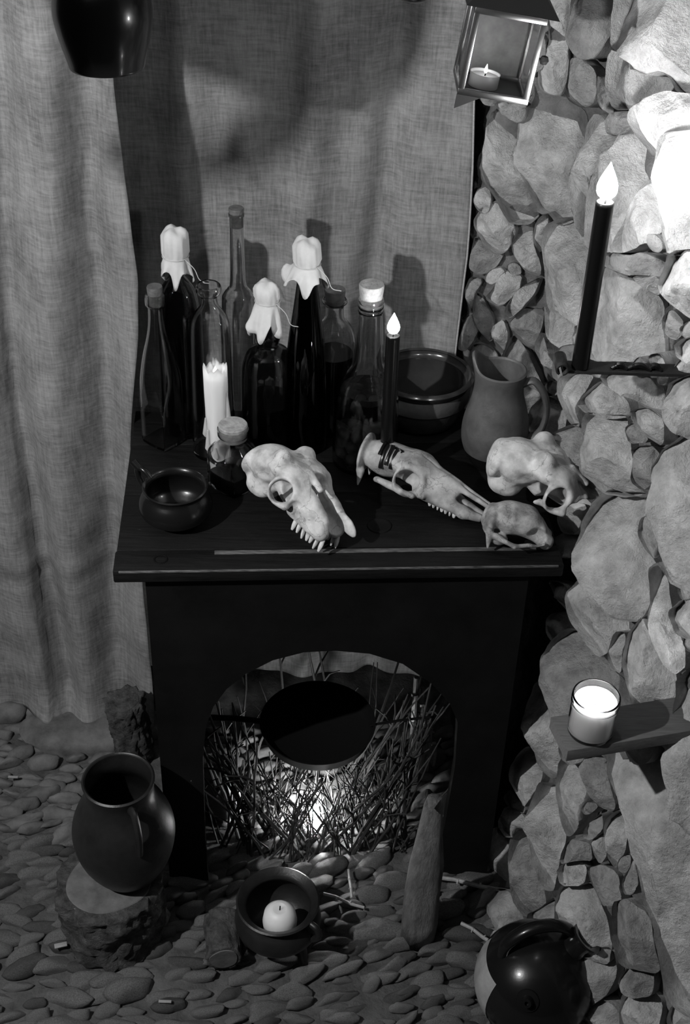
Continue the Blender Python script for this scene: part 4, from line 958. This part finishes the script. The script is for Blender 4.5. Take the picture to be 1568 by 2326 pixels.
# ------------------------------------------------------------------ pots hung from the ceiling
def hung_pot(name, label, x, y, Y, hw, rows, m='glaze_black'):
    P = atY(x, y, Y); s = proj(P)[2] / F
    root = thing(name, label, 'pot', P)
    pr = densify([(r * s, z * s) for r, z in rows], 3); MB().lathe(pot_profile(pr, .005), 48).build('body', m, root, sharp=60)
    zt_ = pr[-1][1]; R_ = pr[-1][0]
    bl = MB().tube(smooth_pts([(-R_, 0, zt_ - .012), (-R_ * 1.15, 0, zt_ + .03), (0, 0, zt_ + .12), (R_ * 1.15, 0, zt_ + .03), (R_, 0, zt_ - .012)], 6), .003, 8)
    bl.build('bail', 'iron', root)
    MB().tube([(0, 0, zt_ + .118), (0, 0, 2.41 - P[2])], .002, 6).build('cord', 'twine', root)
    return root
hung_pot('hanging_pot', 'glossy black round pot hanging at the upper left before the curtain', 243, 152, 1.72, 110,
         [(86, 3), (90, 20), (101, 60), (109, 100), (111, 130), (106, 165), (92, 200), (84, 225), (88, 245)])
hung_pot('hanging_pot', 'dark pot of which only the bottom shows at the upper edge near the lantern', 940, 4, 1.72, 48,
         [(22, 2), (40, 12), (62, 40), (76, 85), (76, 130), (66, 170), (62, 190), (66, 205)])

# unseen shadow casters added off frame left, shaped to shade the rear curtain
def on_key(x, y, t): return np.array(KEY) + t * (atY(x, y, YB) - np.array(KEY))
P = on_key(607, 140, .5); s = .5 * proj(atY(607, 140, YB))[2] / F
hc_ = thing('shadow_caster_wide', 'wide black pot-shaped shadow caster added out of the picture beyond its left edge', 'cauldron', P)
pr = [(222 * s, 0), (226 * s, 4 * s), (250 * s, 40 * s), (285 * s, 110 * s), (300 * s, 200 * s), (280 * s, 270 * s), (292 * s, 300 * s)]
MB().lathe(pot_profile(pr, .005), 48).build('body', 'iron', hc_, sharp=60)
MB().tube(smooth_pts([(-.11, 0, .10), (-.12, 0, .16), (0, 0, .24), (.12, 0, .16), (.11, 0, .10)], 6), .004, 8).build('bail', 'iron', hc_)
MB().tube([(0, 0, .238), (0, 0, 2.41 - P[2])], .0025, 6).build('cord', 'twine', hc_)
pts = [on_key(x, y, .34) for x, y in ((730, 60), (705, 150), (640, 270), (560, 340), (480, 375), (400, 398))]
hn = thing('shadow_caster_curved', 'curved dark shadow caster added out of the picture beyond its left edge', 'shadow_caster', pts[0])  # tapering tube added out of view, bent to throw a slanting shadow band
MB().tube([p - pts[0] for p in smooth_pts(pts, 5)], list(np.interp(np.linspace(0, 1, 26), [0, .2, .5, .8, 1], [.021, .021, .016, .010, .004])), 20).build('shadow_caster', 'iron', hn)
MB().tube([(0, 0, -.01), (0, 0, 2.41 - pts[0][2])], .002, 6).build('cord', 'twine', hn)

# ------------------------------------------------------------------ shelf and glass-jar candle
sh0 = np.array([.30, 1.235, 0]); zs = .700
cFL, cFR = atZ(1290, 1706, zs), atZ(1520, 1668, zs)
sx_ = cFR - cFL; sx_ /= np.linalg.norm(sx_); sy_ = np.array([-sx_[1], sx_[0], 0]); Rs = np.stack([sx_, sy_, (0, 0, 1)], 1)
L_ = .26; dS = .066
shelf = thing('wall_shelf', 'short plain wooden shelf board set in the stone wall under the jar candle', 'shelf', cFL)
MB().box(Rs @ np.array([L_ / 2, dS / 2, -.0105]), (L_, dS, .021), Rs, .0012).build('board', 'shelf_wood', shelf, sharp=30)
P = atZ(1338, 1655, zs); s = proj(P)[2] / F; hj2 = zat(P, 1575) - zs
P = P + Rs @ np.array([.0, -.004, 0]); jc = thing('jar_candle', 'lit white candle glowing in a ribbed glass jar on the wall shelf', 'candle', P)
jr = 53 * s
jp = [(jr * .93, 0), (jr * .99, .004), (jr, .010), (jr, hj2 * .72), (jr * 1.0, hj2 * .80), (jr * 1.03, hj2 * .83), (jr * 1.0, hj2 * .86), (jr * 1.03, hj2 * .90), (jr * 1.0, hj2 * .93), (jr * 1.02, hj2 * .97), (jr * 1.01, hj2)]
shell(jp, .0022, .005, 48).build('glass', 'glass_clear', jc, sharp=60)
wz = hj2 * .80; wr_ = jr - .0030
MB().lathe([(0, .006), (wr_, .006), (wr_, wz + .003), (wr_ * .93, wz), (wr_ * .5, wz - .003), (0, wz - .004)], 40).build('wax', 'wax_white', jc)
MB().tube([(0, 0, wz - .006), (.001, 0, wz + .006)], .001, 6).build('wick', 'soot', jc)
flame_mesh(.020, .006).build('flame', 'flame_jar', jc, loc=(0, 0, wz + .001))

# ------------------------------------------------------------------ floor things on the left
def bark_log(name, label, P, r, h, seed, top='cut_wood', cat='log', rot=None, n=56, rough=.16):
    root = thing(name, label, cat, P)
    if rot is not None: root.rotation_euler = rot
    def fn(x, y, z, q):
        k = 1 + rough * nz(math.cos(q) * 3 + seed, math.sin(q) * 3, z * 22) + rough * .6 * nz(math.cos(q) * 9 + seed, math.sin(q) * 9, z * 70); return x * k, y * k, z
    MB().lathe([(0, 0)] + [(r * 1.02, h * t) for t in np.linspace(0, 1, 22)] + [(r * .9, h), (0, h - .001)], n, fn=fn).build('bark', 'bark', root, sharp=0)
    MB().lathe([(0, h + .001), (r * .45, h + .0015), (r * .80, h + .0015), (r * .86, h - .004)], 40, fn=lambda x, y, z, q: (x * (1 + .06 * math.sin(3 * q + seed)), y * (1 + .06 * math.sin(2 * q)), z)).build('cut_face', top, root)['label'] = 'pale sawn top'
    return root
lc = atZ(262, 2105, 0.0); LH = .135
bark_log('log_stump', 'upright bark-covered log stump under the big pot on the floor', (lc[0], lc[1], -.006), .088, LH + .006, 3)
P = atZ(292, 1980, LH + .002); s = proj(P)[2] / F; hp = zat(P, 1772) - LH
fp = thing('floor_pot', 'big dark clay pot with a strap handle, standing on the log stump', 'pot', P)
pp = densify([(54 * s, .002), (72 * s, .015), (100 * s, hp * .24), (112 * s, hp * .42), (110 * s, hp * .56), (96 * s, hp * .70), (78 * s, hp * .82), (73 * s, hp * .90), (77 * s, hp * .98), (78 * s, hp)], 3)
MB().lathe(pot_profile(pp, .006), 56).build('body', 'clay_dark', fp, sharp=60)
ha = math.radians(-62); c_, s_ = math.cos(ha), math.sin(ha)
MB().tube(smooth_pts([(r * c_ * s, r * s_ * s, z * hp) for r, z in ((76, .93), (96, .97), (112, .88), (116, .76), (108, .60))], 6), .0085, 10, flat=.7, up=(-s_, c_, 0)).build('handle', 'clay_dark', fp)
q = atZ(305, 1735, 0)
bl_ = bark_log('split_log', 'split log with rough bark leaning against the mantel side', (q[0], q[1] + .03, -.002), .036, .17, 9, top='bark', rot=(math.radians(4), math.radians(-6), .4), rough=.3)
q = atZ(500, 2168, .032)
bark_log('cut_branch', 'short sawn branch lying left of the small cauldron', (q[0] - .004, q[1] + .075, .033), .030, .085, 5, rot=(math.radians(90), 0, math.radians(8)))
# tripod cauldron with a candle
P = atZ(632, 2120, .03); s = proj(P)[2] / F; hc = zat(P, 2046) - .03
cz = thing('tripod_cauldron', 'small three-legged clay cauldron with a white candle inside, before the hearth', 'cauldron', P)
pp = densify([(30 * s, .0), (62 * s, .006), (90 * s, hc * .30), (97 * s, hc * .50), (92 * s, hc * .68), (80 * s, hc * .82), (80 * s, hc * .90), (93 * s, hc)], 3)
MB().lathe(pot_profile(pp, .006, .008), 56).build('body', 'clay_dark', cz, sharp=60)
for a in (200, 320, 80):
    c_, s_ = math.cos(math.radians(a)), math.sin(math.radians(a)); MB().tube([(72 * s * c_, 72 * s * s_, .016), (80 * s * c_, 80 * s * s_, -.012), (86 * s * c_, 86 * s * s_, -.030)], [.009, .0065, .005], 10).build('leg', 'clay_dark', cz)
c_, s_ = math.cos(math.radians(-35)), math.sin(math.radians(-35))
MB().tube(smooth_pts([(r * c_ * s, r * s_ * s, z * hc) for r, z in ((88, .94), (108, .90), (114, .72), (98, .52))], 6), .006, 10).build('handle', 'clay_dark', cz)
Pb = np.array([P[0] + .004, P[1] - .012, .039]); s = proj(Pb)[2] / F
bc = thing('round_candle', 'unlit round white candle with a black wick, inside the tripod cauldron', 'candle', Pb)
rb = 39 * s; hb2 = max(.035, zat(Pb, 2064) - Pb[2] + .0)
MB().lathe([(0, 0), (rb * .7, 0), (rb * .95, hb2 * .35), (rb, hb2 * .6), (rb * .9, hb2 * .85), (rb * .6, hb2 * .98), (rb * .4, hb2), (rb * .25, hb2 * .96), (0, hb2 * .95)], 36).build('wax', 'wax_white', bc)
MB().tube([(0, 0, hb2 * .94), (.0005, .001, hb2 * .94 + .010)], .0011, 6).build('wick', 'soot', bc)
# big jug at lower right
P = atZ(1200, 2305, 0.0); s = proj(P)[2] / F
bj = thing('water_jug', 'big glossy black water jug with an arched top handle, lower right corner', 'jug', P)
R_ = 136 * proj((P[0], P[1], .1))[2] / F
bjp = [(R_ * .55, .0), (R_ * .75, R_ * .18)] + [(R_ * math.sin(t), R_ * 1.0 - R_ * .98 * math.cos(t)) for t in np.linspace(.75, 2.75, 14)] + [(R_ * .12, R_ * 1.975)]
MB().lathe([(0, 0)] + bjp + [(0, R_ * 1.98)], 64).build('body', 'glaze_black', bj, sharp=60)
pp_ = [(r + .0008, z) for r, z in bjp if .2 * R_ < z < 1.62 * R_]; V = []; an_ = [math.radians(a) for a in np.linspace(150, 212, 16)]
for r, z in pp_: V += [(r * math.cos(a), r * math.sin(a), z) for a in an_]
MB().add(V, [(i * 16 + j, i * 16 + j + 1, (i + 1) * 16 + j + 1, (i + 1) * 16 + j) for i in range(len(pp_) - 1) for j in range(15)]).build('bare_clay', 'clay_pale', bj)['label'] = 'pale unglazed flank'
# spout nipple facing the viewer
def rad_part(el, az_, l0, l1, prf, nm, m):
    d = Vector((math.cos(el) * math.cos(az_), math.cos(el) * math.sin(az_), math.sin(el))); q = Vector((0, 0, 1)).rotation_difference(d)
    return MB().lathe(prf, 28).xf(Matrix.Translation(Vector((0, 0, R_)) + d * l0) @ q.to_matrix().to_4x4()).build(nm, m, bj)
rad_part(.62, math.radians(-108), R_ * .97, 0, [(.020, -.004), (.018, .003), (.010, .004), (.0085, .012), (.007, .016), (.0035, .016), (.003, .010), (0, .010)], 'spout', 'glaze_black')
rad_part(.95, math.radians(8), R_ * .93, 0, [(.020, 0), (.018, .018), (.020, .030), (.028, .036), (.028, .040), (.020, .038), (.014, .030), (.012, .01), (0, .008)], 'mouth', 'glaze_black')
az_ = math.radians(12); c_, s_ = math.cos(az_), math.sin(az_)
MB().tube(smooth_pts([(r * R_ * c_, r * R_ * s_ + R_ * .12, z * R_) for r, z in ((-.62, 1.70), (-.56, 2.0), (-.22, 2.28), (.22, 2.28), (.56, 2.0), (.62, 1.70))], 6), .0125, 14, flat=.75).build('handle', 'glaze_black', bj)

# ------------------------------------------------------------------ the hearth
P = atY(722, 1640, 1.70); s = proj(P)[2] / F
panh = thing('iron_pan', 'sooty black iron pan with a long handle, set high in the hearth on twigs', 'pan', (P[0], P[1], P[2] - .03))
MB().lathe([(0, 0), (112 * s, 0), (122 * s, .008), (130 * s, .030), (132 * s, .0315), (129 * s, .0315), (120 * s, .010), (110 * s, .004), (0, .004)], 56).build('bowl', 'soot', panh, sharp=50)
MB().tube([(-.095, .0, .026), (-.15, .0, .032), (-.213, .0, .033)], .007, 10, flat=.5).build('handle', 'soot', panh)
MB().tube([(.095, .0, .026), (.15, .01, .031), (.212, .02, .033)], .003, 10, flat=.5).build('hook', 'soot', panh)
# candle burning among the twigs
Ph = atZ(712, 1885, 0.0)
hcn = thing('hearth_candle', 'bright candle burning low among the twigs in the hearth', 'candle', (Ph[0], Ph[1], -.004))
MB().lathe([(0, 0), (.020, 0), (.020, .038), (.018, .040), (0, .038)], 28).build('wax', 'wax_white', hcn)
MB().tube([(0, 0, .037), (.0006, 0, .046)], .001, 6).build('wick', 'soot', hcn)
flame_mesh(.045, .012).build('flame', 'flame_hearth', hcn, loc=(0, 0, .041))
tw = []
for k in range(12):
    rg = random.Random(k); L = rg.uniform(.26, .40); pts = [np.array((0, 0, 0.))]; d = np.array((0, 0, 1.))
    for i in range(6):
        d = d + np.array((rg.uniform(-.12, .12), rg.uniform(-.12, .12), 0)); d /= np.linalg.norm(d); pts.append(pts[-1] + d * L / 6)
    r0 = rg.uniform(.0020, .0044); m_ = MB().tube(pts, [r0 * (1.25 if i in (2, 4) else 1) * (1 - .08 * i) for i in range(7)], 6)
    e = pts[rg.choice((2, 3, 4))]; a = rg.uniform(0, 6.28); m_.tube([e, e + np.array((.02 * math.cos(a), .02 * math.sin(a), .025)), e + np.array((.05 * math.cos(a), .05 * math.sin(a), .045))], [r0 * .7, r0 * .6, r0 * .4], 5)
    tw.append((m_.mesh('twig', 'twig'), L))
rg = random.Random(44)
PANZ = P[2] - .034
def in_pan(x, y, z): return (x - P[0]) ** 2 + (y - P[1]) ** 2 < .138 ** 2 and z > PANZ - .02
cnt = 0
while cnt < 205:
    a, bq = rg.uniform(.13, .50), (rg.uniform(.065, .13) if rg.random() < .55 else rg.uniform(.13, .30)); p0 = tl(a, bq, 0); 
    if cnt < 42: p0 = np.array([Ph[0] + rg.uniform(-.09, .09), Ph[1] - rg.uniform(.026, .075), 0])
    if math.hypot(p0[0] - Ph[0], p0[1] - Ph[1]) < .024: continue
    if p0[0] > P[0] - .16 and rg.random() < .0: continue
    me, L = rg.choice(tw); tiltx = rg.gauss(0, .34); tilty = rg.gauss(0, .16); 
    sc = rg.uniform(.8, 1.05); d = Vector((math.sin(tiltx), math.sin(tilty), 1)).normalized(); top = p0 + np.array(d) * L * sc
    za = (top - O) @ tx
    if za < aL + .03 or za > aR - .05: continue
    bt = (top - O) @ ty
    if bt < .055 or bt > .42: continue
    hit = any(in_pan(*(p0 + np.array(d) * L * sc * t)) for t in np.linspace(0, 1.05, 22))
    if hit:
        sc *= .62; top = p0 + np.array(d) * L * sc
        if any(in_pan(*(p0 + np.array(d) * L * sc * t)) for t in np.linspace(0, 1.05, 22)): continue
    o = bpy.data.objects.new('twig', me); COL.objects.link(o)
    o.matrix_world = Matrix.Translation(Vector(p0) + Vector((0, 0, -.004))) @ Vector((0, 0, 1)).rotation_difference(d).to_matrix().to_4x4() @ Matrix.Rotation(rg.uniform(0, 6.28), 4, 'Z') @ Matrix.Scale(sc, 4)
    tag(o, 'thin dark dry twig in the bundle stacked upright inside the hearth', 'twig', 'twigs stacked in the hearth'); cnt += 1
for i, (x, y0, y1) in enumerate(((935, 1900, 1540), (950, 1900, 1565), (962, 1890, 1600), (975, 1885, 1640), (990, 1880, 1690))):
    b0 = atZ(x - 8, 1770 - i * 6 + (y0 - 1890), 0.0); zt_ = zat(b0, y1)
    o = MB().tube([(0, 0, -.003), (.002, 0, zt_ * .5), (0, .002, zt_)], [.0065, .006, .005], 8)
    for t in (.3, .6, .85): o.tube([(0, 0, zt_ * t - .003), (0, 0, zt_ * t + .003)], .0072, 8)
    ob = o.build('cane', 'cane', loc=b0); tag(ob, 'pale straight cane standing at the right inside the hearth', 'cane', 'canes in the hearth')
# plank standing before the twigs
q0 = atZ(948, 2140, 0.0)
zt_ = .30; zt_ = .34; lg = thing('firewood_stick', 'rough split stick of firewood standing upright at the right of the hearth mouth', 'firewood', (q0[0], q0[1] + .006, -.004))
def wood_fn(x, y, z, q): 
    k = 1 + .12 * nz(math.cos(q) * 2 + 3, math.sin(q) * 2, z * 14) + .06 * nz(math.cos(q) * 6, math.sin(q) * 6, z * 50); return x * k + .03 * z, y * k * .7 + .12 * z, z
MB().lathe([(0, 0), (.030, 0), (.033, .05), (.031, .12), (.029, .19), (.022, .26), (.016, .32), (.012, .338), (0, .340)], 28, fn=wood_fn).build('wood', 'bark_pale', lg, sharp=0) if mat('bark_pale', 0.16, .9, var=.6, scale=30, stretch=(1, 1, .3), bump=.9, bscale=40, bdist=.01) else None
def ground_stick(label, a, b, r, m='cane', z=.018):
    A, Bq = atZ(*a, z), atZ(*b, z); d = Bq - A; o = MB().tube([(0, 0, 0), d * .3 + np.array([0, .002, .001]), d * .65 - np.array([0, .002, 0]), d], [r, r * .9, r, r * .8], 7)
    for t in (.33, .66): o.tube([d * t - d * .015, d * t + d * .015], r * 1.35, 7)
    tag(o.build('dry_stalk', m, loc=A), label, 'stalk')
ground_stick('dry stalk lying on the floor, pointing from the hearth to the wall foot', (988, 1992), (1145, 2022), .0042, z=.021)
ground_stick('dry stalk lying slanted on the cobbles above the black water jug', (1048, 2097), (1128, 2146), .0035)
ground_stick('short thin stalk lying in front of the twigs, left of the firewood', (735, 2030), (828, 2062), .003)
ground_stick('thin stalk lying upright in the picture before the twigs', (800, 2040), (792, 1975), .0028)
q = atZ(512, 1830, 0)
tag(MB().lathe([(0, 0), (.035, 0), (.04, .02), (.03, .045), (.012, .06), (0, .062)], 24, fn=lambda x, y, z, q_: (x * (1 + .2 * math.sin(3 * q_)), y * (1 + .2 * math.sin(4 * q_ + 1)), z + .006 * math.sin(5 * q_))).build('paper_ball', 'clay_pale', loc=q + np.array([0, 0, -.004])), 'crumpled pale paper at the left inside the hearth', 'paper')
def chip(label, x, y, l, a, w_=.005):
    p = atZ(x, y, .016); tag(MB().box((0, 0, 0), (l, w_, .003), Matrix.Rotation(a, 3, 'Z'), .0006).build('wood_chip', 'clay_pale', loc=p), label, 'chip')
chip('white splinter lying at the foot of the log stump', 138, 2147, .022, .3, .009)
chip('tiny white splinter lying on the cobbles below the stump', 375, 2275, .022, 0)
chip('pale splinter lying on the cobbles by the left frame edge', 30, 1765, .02, 0)
